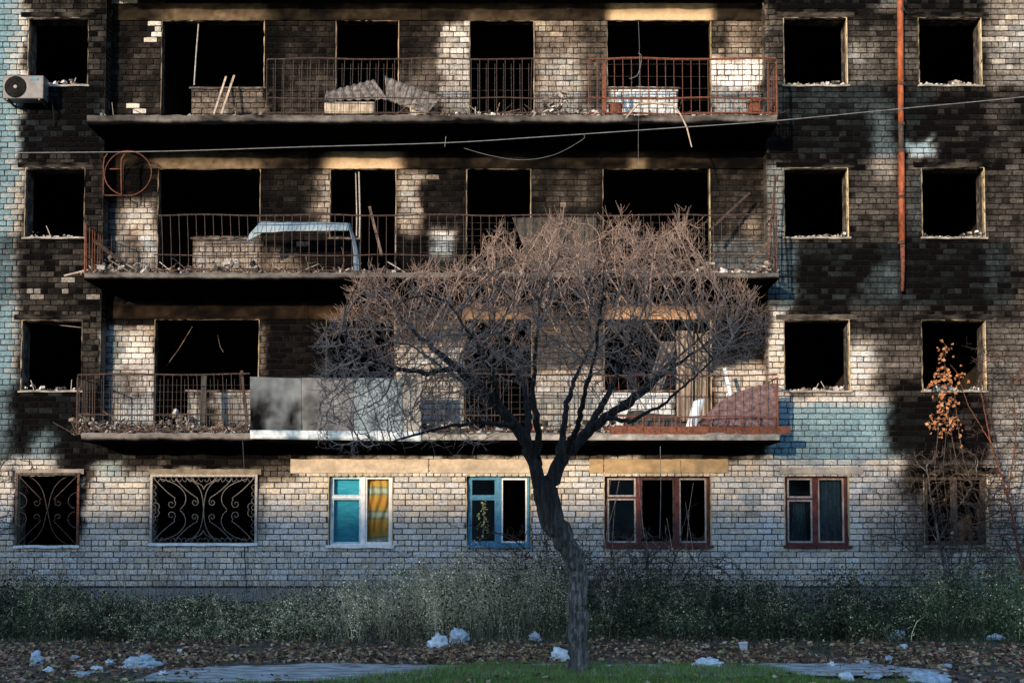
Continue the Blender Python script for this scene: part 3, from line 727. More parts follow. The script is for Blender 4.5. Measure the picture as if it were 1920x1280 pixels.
# ground-floor window frames ---------------------------------------------------------------
def frame_rect(mb, x0, x1, z0, z1, y, wd, d):
    mb.box(x0, x1, y, y + d, z0, z0 + wd); mb.box(x0, x1, y, y + d, z1 - wd, z1); mb.box(x0, x0 + wd, y + .001, y + d - .001, z0 + wd, z1 - wd); mb.box(x1 - wd, x1, y + .001, y + d - .001, z0 + wd, z1 - wd)
def opening(st, nm): return [o for o in openings if o[5] == st and o[6] == nm][0]
def pane(x0, x1, z0, z1, y, par, mat='glass'):
    m = MB(); m.box(x0, x1, y, y + .004, z0, z1); return m.build('pane', M[mat], par)
def casement(o, fm, splits, transom=None, sash_m=None, y=.10, mull=.07, glass=None, fr=.045):
    par = o[7]; x0, x1, z0, z1 = o[1] + .02, o[2] - .02, o[3] + .006, o[4] - .02
    m = MB(); frame_rect(m, x0, x1, z0, z1, y, fr, .07)
    xs = [x0 + (x1 - x0) * s for s in [0] + splits + [1]]
    for x in xs[1:-1]: m.box(x - mull / 2, x + mull / 2, y - .012, y + .072, z0 + .01, z1 - .01)
    m.build('frame', M[fm], par)
    for i in range(len(xs) - 1):
        a = xs[i] + (fr if i == 0 else mull / 2) + .002; b = xs[i + 1] - (fr if i == len(xs) - 2 else mull / 2) - .002
        za, zb = z0 + fr + .002, z1 - fr - .002
        parts = [(za, zb)]
        if transom and i in transom:
            zt_ = za + (zb - za) * transom[i]; parts = [(za, zt_ - .018), (zt_ + .018, zb)]
            m = MB(); m.box(a - .002, b + .002, y - .006, y + .06, zt_ - .017, zt_ + .017); m.build('transom', M[fm], par)
        for k, (q0, q1) in enumerate(parts):
            m = MB(); frame_rect(m, a, b, q0, q1, y + .008, .03, .04); m.build('sash', M[(sash_m or fm) if not isinstance(sash_m, dict) else sash_m[i]], par)
            if not glass or glass(i, k): pane(a + .03, b - .03, q0 + .03, q1 - .03, y + .028, par)
oW = opening(0, 'white'); casement(oW, 'paint_white', [.53], {0: .70}, {0: 'paint_pale_blue', 1: 'paint_white'}, mull=.085, fr=.03)
oB = opening(0, 'bluew'); casement(oB, 'paint_blue', [.50], {0: .70}, {0: 'paint_blue', 1: 'paint_white'}, mull=.09, glass=lambda i, k: i == 0)
oR = opening(0, 'redw'); casement(oR, 'paint_red', [.32, .69], {0: .70}, {0: 'grey_iron', 1: 'paint_dark', 2: 'grey_iron'}, mull=.085, glass=lambda i, k: i == 0)
o6 = opening(0, 'c6'); casement(o6, 'paint_red', [.49], {0: .68}, {0: 'grey_iron', 1: 'wood_pale'}, mull=.10)
o7 = opening(0, 'c7'); casement(o7, 'paint_dark', [.5], None, mull=.06, glass=lambda i, k: False)

# cloth patches ---------------------------------------------------------------
def patch(name, corners, nu, nv, mat, disp, parent=None, smooth=True, thick=.006):
    """bilinear sheet through four corners (bl, br, tr, tl) with real thickness"""
    bl, br, tr, tl = [Vector(c) for c in corners]; nrm = (br - bl).cross(tl - bl).normalized()
    m = MB()
    for side in (0, 1):
        for j in range(nv + 1):
            for i in range(nu + 1):
                u, v = i / nu, j / nv; p = (bl * (1 - u) + br * u) * (1 - v) + (tl * (1 - u) + tr * u) * v
                d = disp(u, v); p = p + nrm * (d[0] if isinstance(d, tuple) else d) + Vector((d[1], 0, d[2]) if isinstance(d, tuple) else (0, 0, 0))
                m.v.append(tuple(p + nrm * (-thick * side)))
    W2 = nu + 1; N1 = W2 * (nv + 1)
    for j in range(nv):
        for i in range(nu):
            a = j * W2 + i; m.f.append((a, a + 1, a + W2 + 1, a + W2)); m.f.append((N1 + a, N1 + a + W2, N1 + a + W2 + 1, N1 + a + 1))
    edge = [i for i in range(W2)] + [j * W2 + nu for j in range(1, nv + 1)] + [nv * W2 + i for i in range(nu - 1, -1, -1)] + [j * W2 for j in range(nv - 1, 0, -1)]
    for a, b in zip(edge, edge[1:] + edge[:1]): m.f.append((a, N1 + a, N1 + b, b))
    return m.build(name, M[mat], parent, smooth)
def fn(u, v, s=4, a=.03, o=0): return (float(fbm(u * s + o, v * s + o * 1.7)) - .5) * 2 * a
x0, x1, z0, z1 = oW[1] + .05, oW[2] - .05, oW[3] + .03, oW[4] - .05
xm = x0 + (x1 - x0) * .53
c = patch('curtain', [(x0, .22, z0), (xm - .02, .22, z0), (xm - .02, .22, z1), (x0, .22, z1)], 24, 20, 'curtain_blue', lambda u, v: .006 * math.sin(v * 40) + fn(u, v, 3, .012)); tag(c, 'teal blue cloth blind filling the left half of the white framed window', 'curtain')
c = patch('curtain', [(xm + .03, .23, z0), (x1, .23, z0), (x1, .23, z1), (xm + .03, .23, z1)], 30, 24, 'orange', lambda u, v: .03 * math.sin(u * 20 + 3 * math.sin(v * 6)) + fn(u, v, 5, .05)); tag(c, 'orange and cream patterned curtain in the right half of the white framed window', 'curtain')
x0, x1, z0, z1 = o6[1] + .05, o6[2] - .05, o6[3] + .03, o6[4] - .05; xm = x0 + (x1 - x0) * .49
c = patch('curtain', [(xm + .05, .26, z0), (x1 - .02, .26, z0), (x1 - .06, .26, z1), (xm + .10, .26, z1)], 30, 10, 'lace', lambda u, v: .02 * math.sin(u * 34) + fn(u, v, 4, .01)); tag(c, 'dark blue lace curtain behind the right pane of the red framed window', 'curtain')
c = patch('curtain', [(x0 + .10, .26, z0), (x0 + .42, .26, z0), (x0 + .36, .26, z0 + .80), (x0 + .16, .26, z0 + .80)], 20, 10, 'lace', lambda u, v: .02 * math.sin(u * 26) + fn(u, v, 4, .01)); tag(c, 'narrow pale blue curtain behind the lower left pane of the red framed window', 'curtain')

# scroll grilles ---------------------------------------------------------------
def spiral(cx, cz, r0, a0, turns, dirn, n=16):
    return [(cx + r0 * (1 - .75 * t / n) * math.cos(a0 + dirn * 2 * math.pi * turns * t / n), cz + r0 * (1 - .75 * t / n) * math.sin(a0 + dirn * 2 * math.pi * turns * t / n)) for t in range(n + 1)]
def grille(o, mat, fmat, y=-.05, cells_=2, frame=True, rr=.0075):
    x0, x1, z0, z1 = o[1], o[2], o[3], o[4]; cx, cz = (x0 + x1) / 2, (z0 + z1) / 2
    m = MB(); frame_rect(m, x0 - .03, x1 + .03, z0 - .03, z1 + .03, y, .045, .045); m.bar((x0, y + .05, z0 + .1), (x0, .02, z0 + .1), .02); m.bar((x1, y + .05, z1 - .1), (x1, .02, z1 - .1), .02)
    g = m.build('window_grille', M[fmat], building)
    def add(pts, r=rr):
        for sx in (1, -1):
            for sz in (1, -1):
                q = [(cx + sx * (px_ - cx), y + .02 + .003 * sx, cz + sz * (pz - cz)) for px_, pz in pts]
                mm = MB(); mm.tube(q, r, 4); mm.build('scroll_bar', M[mat], g)
    W2, H2 = (x1 - x0) / 2, (z1 - z0) / 2
    def bez(p, n=14):
        out = []
        for t in np.linspace(0, 1, n):
            a = np.array(p, float); k = len(a)
            while k > 1: a = a[:-1] * (1 - t) + a[1:] * t; k -= 1
            out.append(tuple(a[0]))
        return out
    P = lambda a, b: (cx + a * W2, cz + b * H2)
    if W2 > .7:
        add(bez([P(-.97, .95), P(-.75, .55), P(-.55, .35)]) + spiral(cx - .62 * W2, cz + .17 * H2, .085, .9, 1.15, -1))
        add(bez([P(-.85, .92), P(-.30, .75), P(-.25, .25), P(-.45, .02)]))
        add(bez([P(-.55, .93), P(-.35, .55), P(-.12, .35)]) + spiral(cx - .17 * W2, cz + .22 * H2, .07, .8, 1.2, -1))
        add(bez([P(-.35, .93), P(-.02, .80), P(-.02, .35), P(0, .0)]))
        add(bez([P(-.98, .15), P(-.9, .30), P(-.80, .10), P(-.88, .0)]))
        add(bez([P(-.25, .95), P(-.12, .70), P(-.05, .85), P(0, .6)]))
        for k in range(9): add(bez([P(-.95 + k * .105, .96), P(-.92 + k * .105, .80), P(-.86 + k * .105, .80), P(-.86 + k * .105, .90)], 7), rr * .7)
        for k in range(4): add(bez([P(-.98, .75 - k * .2), P(-.90, .72 - k * .2), P(-.90, .62 - k * .2), P(-.97, .58 - k * .2)], 7), rr * .7)
    else:
        add(bez([P(-.95, .95), P(-.5, .55), P(-.2, .3)]) + spiral(cx - .36 * W2, cz + .2 * H2, .07, .9, 1.1, -1))
        add(bez([P(-.6, .93), P(-.05, .7), P(-.1, .2), P(0, 0)])); add(bez([P(-.95, .5), P(-.6, .4), P(-.6, .1), P(-.9, .05)]))
    return g
grille(opening(0, 'grille'), 'dark_iron', 'grey_iron', rr=.010); grille(opening(0, 'end'), 'rust_dark', 'paint_dark', rr=.009)
oe = opening(0, 'end'); m = MB(); m.box(oe[2] - .01, oe[2] + .028, -.058, -.052, oe[3], oe[4] - .02); m.build('rusty_frame_strip', M['rust'], building)

# remains in upper windows ---------------------------------------------------------------
def post(name, pts, r, mat, parent=None, n=5): m = MB(); m.tube(pts, r, n); return m.build(name, M[mat], parent)
P3 = lambda a, b, Y: tuple(at(a, b, Y))
post('mullion', [P3(373, 38, .42), P3(368, 100, .42), P3(364, 160, .42)], .016, 'grey_iron', building)
post('mullion', [P3(673, 322, .42), P3(675, 400, .42), P3(673, 505, .42)], .018, 'grey_iron', building)
post('mullion', [P3(667, 322, .46), P3(669, 400, .46), P3(668, 505, .46)], .014, 'grey_iron', building)
post('hanging_lath', [P3(361, 612, .5), P3(335, 655, .6), P3(312, 686, .7)], .010, 'wood', building)
post('hanging_lath', [P3(408, 628, .5), P3(413, 650, .6), P3(419, 660, .6)], .010, 'wood', building)
post('hanging_lath', [P3(40, 604, .2), P3(100, 608, .2), P3(152, 614, .2)], .007, 'grey_iron', building)

def sticks_thing(name, pts, r, mat, label, cat, n=6, group=None):
    o = post(name, pts, r, mat, None, n); tag(o, label, cat, group); return o
def plank(name, a, b, w_, d_, mat, label, cat='plank'):
    m = MB(); m.bar(a, b, w_, d_); return tag(m.build(name, M[mat]), label, cat)
plank('plank', P3(401, 214, -.3), P3(424, 144, .15), .035, .02, 'wood_pale', 'left pale lath leaning on the parapet of the top left balcony window')
plank('plank', P3(415, 214, -.3), P3(439, 142, .15), .04, .02, 'wood_pale', 'right pale lath leaning on the parapet of the top left balcony window')
plank('plank', P3(1330, 432, -.5), P3(1405, 362, -.1), .045, .04, 'rust_dark', 'dark diagonal pole sticking up right of the tree top on the middle balcony')
sticks_thing('iron_post', [P3(1452, 505, -.9), P3(1450, 420, -.8), P3(1453, 330, -.6)], .02, 'rust_dark', 'tall rusty post standing at the right end of the middle balcony', 'post')
sticks_thing('iron_post', [P3(1441, 505, -.8), P3(1444, 420, -.7), P3(1455, 335, -.5), P3(1459, 326, -.5)], .014, 'rust', 'thin rusty rod leaning on the tall post at the right end of the middle balcony', 'rod')
plank('plank', P3(1395, 500, -.7), P3(1440, 455, -.6), .05, .03, 'wood', 'short grey board tilted in the right corner of the middle balcony')
plank('plank', P3(175, 450, -.9), P3(245, 505, -.5), .07, .04, 'rust_dark', 'dark broken beam lying slantwise at the left end of the middle balcony')
plank('plank', P3(120, 517, -1.05), P3(165, 506, -.9), .03, .02, 'wood_pale', 'pale stick poking out past the left end of the middle balcony')
plank('plank', P3(693, 388, .1), P3(716, 480, -.3), .05, .04, 'wood', 'charred post leaning in the doorway behind the middle balcony')
plank('plank', P3(1358, 690, -.3), P3(1372, 752, -.5), .06, .03, 'white_metal', 'pale strip standing beside the brown crumpled sheet')
plank('plank', P3(1113, 114, -.85), P3(1128, 150, -.9), .05, .03, 'wood', 'short slanting brace under the left end of the orange rusty railing', 'brace')
plank('plank', P3(1132, 210, -.9), P3(1133, 118, -.9), .07, .03, 'rust', 'wide rusty upright at the left end of the orange rusty railing', 'post')
plank('plank', P3(453, 695, -.8), P3(463, 790, -.9), .05, .04, 'rust_dark', 'leaning rusty bar just left of the sheet metal screen', 'bar')
plank('plank', P3(1430, 6, -.95), P3(1436, 28, -.9), .02, .02, 'wood', 'short stick hanging from the slab above the top right balcony corner')
plank('plank', P3(383, 705, -.2), P3(380, 800, -.3), .10, .05, 'fabric_dark', 'dark blue-grey board standing in front of the lowest left parapet')

# bent iron strip over the edge of the top balcony
sticks_thing('bent_pole', [P3(1165, 232, -.95), P3(1182, 212, -1.03), P3(1195, 196, -1.05), P3(1225, 193, -1.06), P3(1262, 197, -1.06), P3(1276, 215, -1.08), P3(1288, 240, -1.1), P3(1297, 276, -1.12)], [.014, .018, .025, .028, .022, .016, .013, .009], 'wood_pale', 'bent brown branch-like strip hanging over the edge of the top balcony', 'bent strip', 7)
# tubular frame with hoop
t = tag(empty('hoop_frame', P3(228, 365, -.15)), 'rusty round hoop with upright tubes fixed to the wall above the middle balcony', 'metal frame')
L0 = Vector(t.location)
def childtube(name, pts, r, mat, par):
    m = MB(); m.tube([tuple(Vector(p) - Vector(par.location)) for p in pts], r, 6); return m.build(name, M[mat], par, True)
hc = at(240, 325, -.15); childtube('hoop', [hc + Vector((.44 * math.cos(a), .02 * math.sin(3 * a), .42 * math.sin(a))) for a in np.linspace(0, 2 * math.pi, 36)], .010, 'rust', t)
childtube('upright_tube', [P3(194, 366, -.16), P3(194, 310, -.16), P3(196, 296, -.16), P3(202, 288, -.16)], .014, 'rust', t)
childtube('upright_tube', [P3(228, 366, -.16), P3(227, 310, -.16), P3(228, 298, -.16), P3(234, 289, -.16)], .016, 'rust', t)
childtube('upright_tube', [P3(231, 364, -.13), P3(231, 312, -.13), P3(233, 302, -.13), P3(238, 299, -.13)], .011, 'rust_dark', t)
childtube('cross_tube', [P3(206, 317, -.15), P3(230, 317, -.15)], .010, 'rust', t)
childtube('cross_tube', [P3(196, 366, -.15), P3(231, 367, -.15)], .010, 'rust', t)

# sheets on the top balcony
cor = lambda n, a: (lambda u, v: a * math.sin(u * n * 2 * math.pi) + fn(u, v, 3, .01))
o = patch('corrugated_sheet', [P3(608, 188, -.75), P3(727, 186, -.65), P3(700, 149, -.25), P3(612, 172, -.45)], 90, 6, 'corrugated', lambda u, v: .014 * math.sin(u * 7 * 2 * math.pi + v)); tag(o, 'left of two grey corrugated sheets propped on the top balcony, roof-shaped', 'corrugated sheet')
o = patch('corrugated_sheet', [P3(724, 187, -.55), P3(800, 214, -.85), P3(828, 182, -.7), P3(722, 143, -.3)], 90, 6, 'corrugated', lambda u, v: .014 * math.sin(v * 1 + u * 8 * 2 * math.pi)); tag(o, 'right darker corrugated sheet sloping down to the top balcony rubble', 'corrugated sheet')
o = patch('board_sheet', [P3(609, 214, -.8), P3(702, 213, -.72), P3(702, 191, -.72), P3(608, 192, -.8)], 12, 4, 'board', lambda u, v: fn(u, v, 3, .01), thick=.02); tag(o, 'pale board standing under the left corrugated sheet', 'board')
o = patch('board_sheet', [P3(770, 216, -.75), P3(800, 213, -.8), P3(800, 196, -.7), P3(768, 198, -.7)], 8, 4, 'board', lambda u, v: fn(u, v, 3, .01), thick=.02); tag(o, 'small pale board scrap under the right corrugated sheet', 'board')
# bent metal panel on the middle balcony
tb = tag(empty('metal_table', P3(570, 510, -.4)), 'pale bent metal top with one curved upright end on the middle balcony', 'metal panel')
def cpatch(name, corners, *a, **k):
    o = patch(name, corners, *a, **k); o.parent = tb; o.matrix_parent_inverse = Matrix.Translation(-Vector(tb.location)); return o
cpatch('panel_top', [P3(472, 436, -.62), P3(654, 431, -.62), P3(652, 417, -.5), P3(490, 415, -.5)], 40, 4, 'sheet_blue', lambda u, v: fn(u, v, 5, .03))
cpatch('panel_side', [P3(462, 452, -.62), P3(490, 438, -.6), P3(488, 416, -.5), P3(468, 438, -.5)], 6, 4, 'sheet_blue', lambda u, v: 0)
cpatch('panel_end', [P3(662, 511, -.55), P3(674, 511, -.5), P3(656, 418, -.5), P3(652, 420, -.62)], 6, 24, 'sheet_blue', lambda u, v: (0, .045 * math.sin(v * math.pi * .5) * 0 + .05 * math.sin(math.pi * v) * 1.0, 0))
# draped dark sheet, middle balcony behind the tree top
o = patch('draped_sheet', [P3(1000, 512, -.88), P3(1122, 512, -.88), P3(1118, 407, -.88), P3(960, 408, -.88)], 50, 14, 'fabric_dark', lambda u, v: .03 * math.sin(u * 30 + v * 2) * (1 - v * .6)); tag(o, 'dark ribbed sheet hung over the middle balcony rail just above the tree', 'sheet')
# sheet metal screens on the lowest balcony
BLOTCHES = [(400, 800, 690, 730, .50, 14), (400, 530, 735, 830, .80, 30), (440, 500, 770, 830, .96, 16), (505, 528, 735, 800, .55, 10), (535, 565, 750, 820, .95, 16), (575, 600, 740, 810, .80, 14), (600, 665, 700, 800, .40, 24), (600, 660, 790, 825, .62, 14), (690, 720, 760, 830, .5, 14), (735, 760, 720, 800, .45, 16)]  # darker and lighter patches across the sheets
def add_blotches(o, tc):
    me = o.data; v = np.empty(len(me.vertices) * 3, np.float32); me.vertices.foreach_get('co', v); v = v.reshape(-1, 3); px, py = to_px(v[:, 0], v[:, 1], v[:, 2])
    s_ = np.clip(paint_map(BLOTCHES, px, py, .30) + (fbm(px / 18, py / 40, 4) - .5) * .5, 0, 1)
    set_attrs(me, v, np.tile(np.array(tc), (len(v), 1)), s_); me.materials.clear(); me.materials.append(M['plaster'])
for i, (a, b, mt_, lb) in enumerate(((469, 566, 'sheet', 'scorched grey metal sheet at the left end of the balcony screen'), (566, 664, 'sheet', 'mottled grey-beige metal sheet second from the left in the balcony screen'), (664, 755, 'sheet_blue', 'pale blue metal sheet in the balcony screen behind the lowest tree twigs'), (756, 790, 'board', 'narrow cream metal sheet at the right end of the balcony screen'))):
    o = patch('metal_sheet', [P3(a, 808, -1.02), P3(b, 808, -1.02), P3(b, 709, -1.0), P3(a, 706 if i == 0 else 708, -1.0)], 30, 30, mt_, lambda u, v, i=i: fn(u, v, 2.2, .02, i * 5)); add_blotches(o, ((.19, .215, .23), (.22, .225, .23), (.23, .29, .32), (.32, .31, .29))[i]); tag(o, lb, 'metal sheet', 'metal sheets screening the lowest balcony')
o = patch('bottom_strip', [P3(469, 822, -1.05), P3(790, 827, -1.05), P3(790, 808, -1.04), P3(469, 806, -1.04)], 60, 3, 'strip', lambda u, v: fn(u * 6, v, 3, .012)); tag(o, 'long white enamel strip along the foot of the metal balcony screen', 'metal strip')
# brown crumpled sheets on lowest balcony
def heap_disp(u, v): return (fn(u, v, 3.5, .06) + .015 * math.sin((u * 1.2 + v) * 60), 0, -.10 * (1 - u) * math.sin(v * 3) + .05 * math.sin(u * 3.1) * v - .30 * (1 - u) ** 3 * v)
o = patch('crumpled_sheet', [P3(1288, 792, -.8), P3(1456, 806, -.84), P3(1458, 718, -.84), P3(1318, 750, -.6)], 80, 40, 'rug', heap_disp); tag(o, 'brown crumpled sheet bulging behind the rusty rail at the right end of the lowest balcony', 'crumpled sheet')
o = patch('crumpled_sheet', [P3(1165, 806, -.8), P3(1292, 800, -.8), P3(1270, 782, -.5), P3(1178, 768, -.5)], 40, 16, 'fabric_dark', lambda u, v: fn(u, v, 4, .05)); tag(o, 'dark tarpaulin sagging on the lowest balcony left of the brown crumpled sheet', 'tarpaulin')
o = patch('roll_end', [P3(1284, 806, -.88), P3(1306, 800, -.88), P3(1322, 748, -.75), P3(1300, 752, -.75)], 10, 16, 'white_metal', lambda u, v: .05 * math.sin(u * math.pi)); tag(o, 'pale curled edge of plastic beside the brown crumpled sheet', 'plastic sheet')
# cloths / door leaves in the lowest wide doorway
for a, b, c_, d, lb in ((1240, 1270, 640, 730, 'grey slanting cloth strip in the wide opening above the lowest balcony'), (1268, 1300, 620, 790, 'long grey-brown curtain in the wide opening above the lowest balcony'), (1303, 1328, 625, 790, 'dark narrow curtain at the right jamb of the wide lowest opening')):
    dx = -28 if a == 1240 else 0
    o = patch('curtain', [P3(a + dx, d, .36), P3(b + dx, d, .36), P3(b, c_, .36), P3(a, c_, .36)], 24, 14, 'curtain_grey' if a != 1240 else 'corrugated', lambda u, v: .03 * math.sin(u * 18) + fn(u, v, 3, .02)); tag(o, lb, 'curtain')

# tins and blocks on the balconies
def tin(px, py, r, h, mat, label, cat='tin'):
    c = at(px, py, -.7); m = MB(); m.tube([(0, 0, 0), (0, 0, h * .08), (0, 0, h * .1), (0, 0, h * .9), (0, 0, h * .92), (0, 0, h)], [r * 1.03, r * 1.03, r, r, r * 1.04, r * 1.04], 16); m.tube([(0, 0, h * 1.001), (0, 0, h * 1.01)], r * .9, 16)
    o = m.build('tin', M[mat]); o.location = (c.x, -.7, c.z); return tag(o, label, cat)
tin(1154, 214, .125, .17, 'rust', 'squat red-brown tin left of the bent strip on the top balcony')
tin(1415, 213, .13, .22, 'rust', 'larger red-brown tin in the right corner of the top balcony')
tin(1002, 806, .05, .12, 'pipe', 'small orange tin on the lowest balcony behind the tree limbs')

# ---------------------------------------------------------------- air conditioner
ac = tag(empty('air_conditioner', P3(53, 194, -.15)), 'grey air conditioner unit with black fan on the wall at top left', 'air conditioner')
def acp(name, mb, mat, par=None, smooth=False): o = mb.build(name, M[mat], par or ac, smooth); return o
w_, h_, d_ = .76, .44, .27
m = MB(); m.box(-w_ / 2, w_ / 2, -d_, 0, 0, h_); cs = acp('casing', m, 'white_fabric')
bv = cs.modifiers.new('b', 'BEVEL'); bv.width = .015; bv.segments = 2
m = MB(); m.tube([(-.14, -d_ + .002, .22), (-.14, -d_ - .006, .22)], .205, 32); acp('fan_opening', m, 'black')
for k in range(3):
    m = MB(); R_ = .07 + k * .06; m.tube([(-.14 + R_ * math.cos(a), -d_ - .016, .22 + R_ * math.sin(a)) for a in np.linspace(0, 2 * math.pi, 28)], .003, 4, cap=False); acp('guard_ring', m, 'black')
for k in range(5):
    a0 = k * 2 * math.pi / 5; m = MB(); pts = []
    vs_ = [(-.14 + r_0 * math.cos(a0 + da), -d_ - .010 + dd, .22 + r_0 * math.sin(a0 + da)) for r_0, da, dd in ((.03, 0, 0), (.17, -.25, 0), (.18, .35, -.004), (.03, .5, -.002))]
    m.add(vs_, [(0, 1, 2, 3)]); acp('fan_blade', m, 'black')
m = MB(); m.tube([(-.14, -d_ - .006, .22), (-.14, -d_ - .022, .22)], .032, 14); acp('fan_hub', m, 'grey_iron')
m = MB(); m.box(.15, .29, -d_ - .004, -d_ - .001, .34, .38); acp('badge', m, 'paint_blue')
m = MB(); m.bar((-.3, 0, -.02), (-.3, .14, -.02), .03); m.bar((.3, 0, -.02), (.3, .14, -.02), .03); m.bar((-.3, -d_, -.015), (-.3, .14, -.015), .03); m.bar((.3, -d_, -.015), (.3, .14, -.015), .03); acp('bracket', m, 'dark_iron')
m = MB(); m.tube([(.38, -.1, .1), (.46, -.05, .05), (.47, .05, -.2), (.44, .12, -.4)], .014, 6); acp('hose', m, 'black')

# ---------------------------------------------------------------- cables
def cable(pts, Y, r, label, name='cable', Y2=None, cat='cable', mat='cable'):
    r *= .72; P_ = [at(a, b, Y if Y2 is None else Y + (Y2 - Y) * i / (len(pts) - 1)) for i, (a, b) in enumerate(pts)]
    out = []
    for i in range(len(P_) - 1):
        p0 = P_[max(i - 1, 0)]; p1 = P_[i]; p2 = P_[i + 1]; p3 = P_[min(i + 2, len(P_) - 1)]
        for t in np.linspace(0, 1, 6)[:-1]:
            out.append(.5 * ((2 * p1) + (-p0 + p2) * t + (2 * p0 - 5 * p1 + 4 * p2 - p3) * t * t + (-p0 + 3 * p1 - 3 * p2 + p3) * t ** 3))
    out.append(P_[-1]); m = MB(); m.tube(out, r, 6); return tag(m.build(name, M[mat], None, True), label, cat)
cable([(-300, 290), (0, 287), (300, 284), (560, 276), (835, 268), (1000, 258), (1220, 243), (1450, 227), (1690, 204), (1930, 181), (2300, 140)], -3.2, .011, 'long pale overhead cable sagging across the whole front of the block')
cable([(1197, 40), (1199, 110), (1197, 240), (1197, 315)], -1.1, .004, 'thin wire hanging straight down past the top balcony', cat='wire')
cable([(1238, 836), (1239, 920), (1237, 1010)], -1.0, .007, 'pale wire hanging down from the lowest balcony in front of the red window', cat='wire')
cable([(870, 278), (920, 292), (980, 300), (1040, 290), (1092, 262), (1094, 252)], -1.05, .005, 'slack wire drooping under the top balcony near its middle', cat='wire')
cable([(836, 256), (834, 276)], -1.0, .009, 'short stub of wire hanging from the top balcony above the long cable', cat='wire')
cable([(1197, 100), (1203, 108), (1196, 140), (1180, 148)], -1.0, .008, 'short looped wire end caught on the top balcony rail', cat='wire')
cable([(455, 825), (458, 880), (461, 890)], -1.0, .005, 'thin wire dangling under the left part of the lowest balcony', cat='wire', mat='dark_iron')
cable([(457, 1010), (460, 1060), (462, 1104)], -.03, .012, 'dark vertical cable on the wall below the wide scroll grille', mat='black')

# ---------------------------------------------------------------- rubble
def chunk(mb, c, s, col_):
    q = Matrix.Rotation(random.uniform(0, 6.3), 3, Vector((random.random(), random.random(), random.random() + .1)).normalized())
    sx, sy, sz = s * random.uniform(.6, 1.5), s * random.uniform(.6, 1.3), s * random.uniform(.35, .9)
    vs_ = [tuple(Vector(c) + q @ Vector((a * sx * random.uniform(.7, 1), b * sy * random.uniform(.7, 1), d * sz * random.uniform(.7, 1)))) for a in (-.5, .5) for b in (-.5, .5) for d in (-.5, .5)]
    mb.add(vs_, [(0, 1, 3, 2), (4, 6, 7, 5), (0, 4, 5, 1), (2, 3, 7, 6), (0, 2, 6, 4), (1, 5, 7, 3)], col_)
RC = [(.5, .48, .44), (.32, .30, .27), (.16, .14, .12), (.05, .045, .04), (.42, .40, .40), (.25, .20, .16), (.03, .028, .026)]
def rubble(px0, px1, st, Y0, Y1, zb, n, hfun, label, smin=.02, smax=.07, pal=None, sticks=0, dark=0.0):
    m = MB(); x0, x1 = X(px0, 500, -.5), X(px1, 500, -.5); pal = pal or RC
    for _ in range(n):
        x = random.uniform(x0, x1); y = random.uniform(Y0, Y1); h = hfun((x - x0) / (x1 - x0)) * random.random() * 1.5 * float(ss(.25, .7, fbm(x * 2.3 + st * 9, 4.0))); s = smin * .5 + (smax * 1.7 - smin * .5) * random.random() ** 2.6
        c = random.choice(pal); k = random.uniform(.6, 1.2) * (1 - dark)
        chunk(m, (x, y, zb + h + s * .15), s, (c[0] * k, c[1] * k, c[2] * k))
    for _ in range(int(sticks * 1.8)):
        x = random.uniform(x0, x1); y = random.uniform(Y0, Y1); a = random.uniform(-1, 1); L = random.uniform(.12, .75) * random.random() ** .5
        m.bar((x, y, zb + .01), (x + L * a, y + random.uniform(-.1, .1), zb + .02 + L * random.uniform(.05, .6)), random.uniform(.006, .022), None, random.choice([(.03, .026, .024), (.05, .04, .035), (.10, .06, .04), (.2, .15, .11), (.3, .28, .26)]))
    for _ in range(int(sticks * .35)):      # curled wires and strips
        x = random.uniform(x0, x1); y = random.uniform(Y0, Y1); p = Vector((x, y, zb + .02)); d = Vector((random.uniform(-1, 1), random.uniform(-.4, .4), random.uniform(.4, 1.4))).normalized(); q = [p.copy()]
        for k in range(7): d = (d + Vector((random.uniform(-.6, .6), random.uniform(-.4, .4), random.uniform(-.75, .25)))).normalized(); p = p + d * .07; p.z = max(p.z, zb + .01); q.append(p.copy())
        m.tube(q, random.uniform(.003, .007), 3, random.choice([(.04, .03, .03), (.16, .08, .05), (.25, .24, .23)]), cap=False)
    return tag(m.build('rubble', M['rubble']), label, 'rubble', 'rubble left by the fire', 'stuff')
for st, nm, nmtxt in ((1, 'end', 'lowest soot-edged left window'), (2, 'end', 'middle left window'), (3, 'end', 'top left window'), (1, 'c6', 'third-row window right of the balconies'), (2, 'c6', 'middle window right of the balconies'), (3, 'c6', 'top window right of the balconies'), (1, 'c7', 'window behind the orange vine'), (2, 'c7', 'middle far right window'), (3, 'c7', 'top far right window')):
    o = opening(st, nm); m = MB()
    for _ in range({'end': 40, 'c6': 90, 'c7': 130}[nm] + st * 12):
        u = random.random(); x = o[1] + .04 + (o[2] - o[1] - .08) * u; s = .01 + .075 * random.random() ** 2.4; h = (.10 * u ** 1.5 if nm == 'c6' else .12 * float(ss(.3, .7, fbm(x * 3.1, st * 5.0)))) * random.random()
        c = random.choice(RC); chunk(m, (x, random.uniform(-.03, .2), o[3] + .01 + h), s, c)
    for _ in range(random.choice((0, 1, 2))):
        x = random.uniform(o[1] + .2, o[2] - .2); m.bar((x, .1, o[3] + .01), (x + random.uniform(-.2, .2), .1, o[3] + random.uniform(.05, .25)), .012, None, (.3, .26, .2))
    tag(m.build('rubble', M['rubble']), 'broken masonry lying on the sill of the ' + nmtxt, 'rubble', 'rubble on window sills', 'stuff')
flat = lambda h: (lambda u: h)
z = ZSLAB[2]
rubble(165, 500, 3, -.95, .2, z, 160, flat(.05), 'ash and small rubble along the left part of the top balcony', dark=.4, sticks=14)
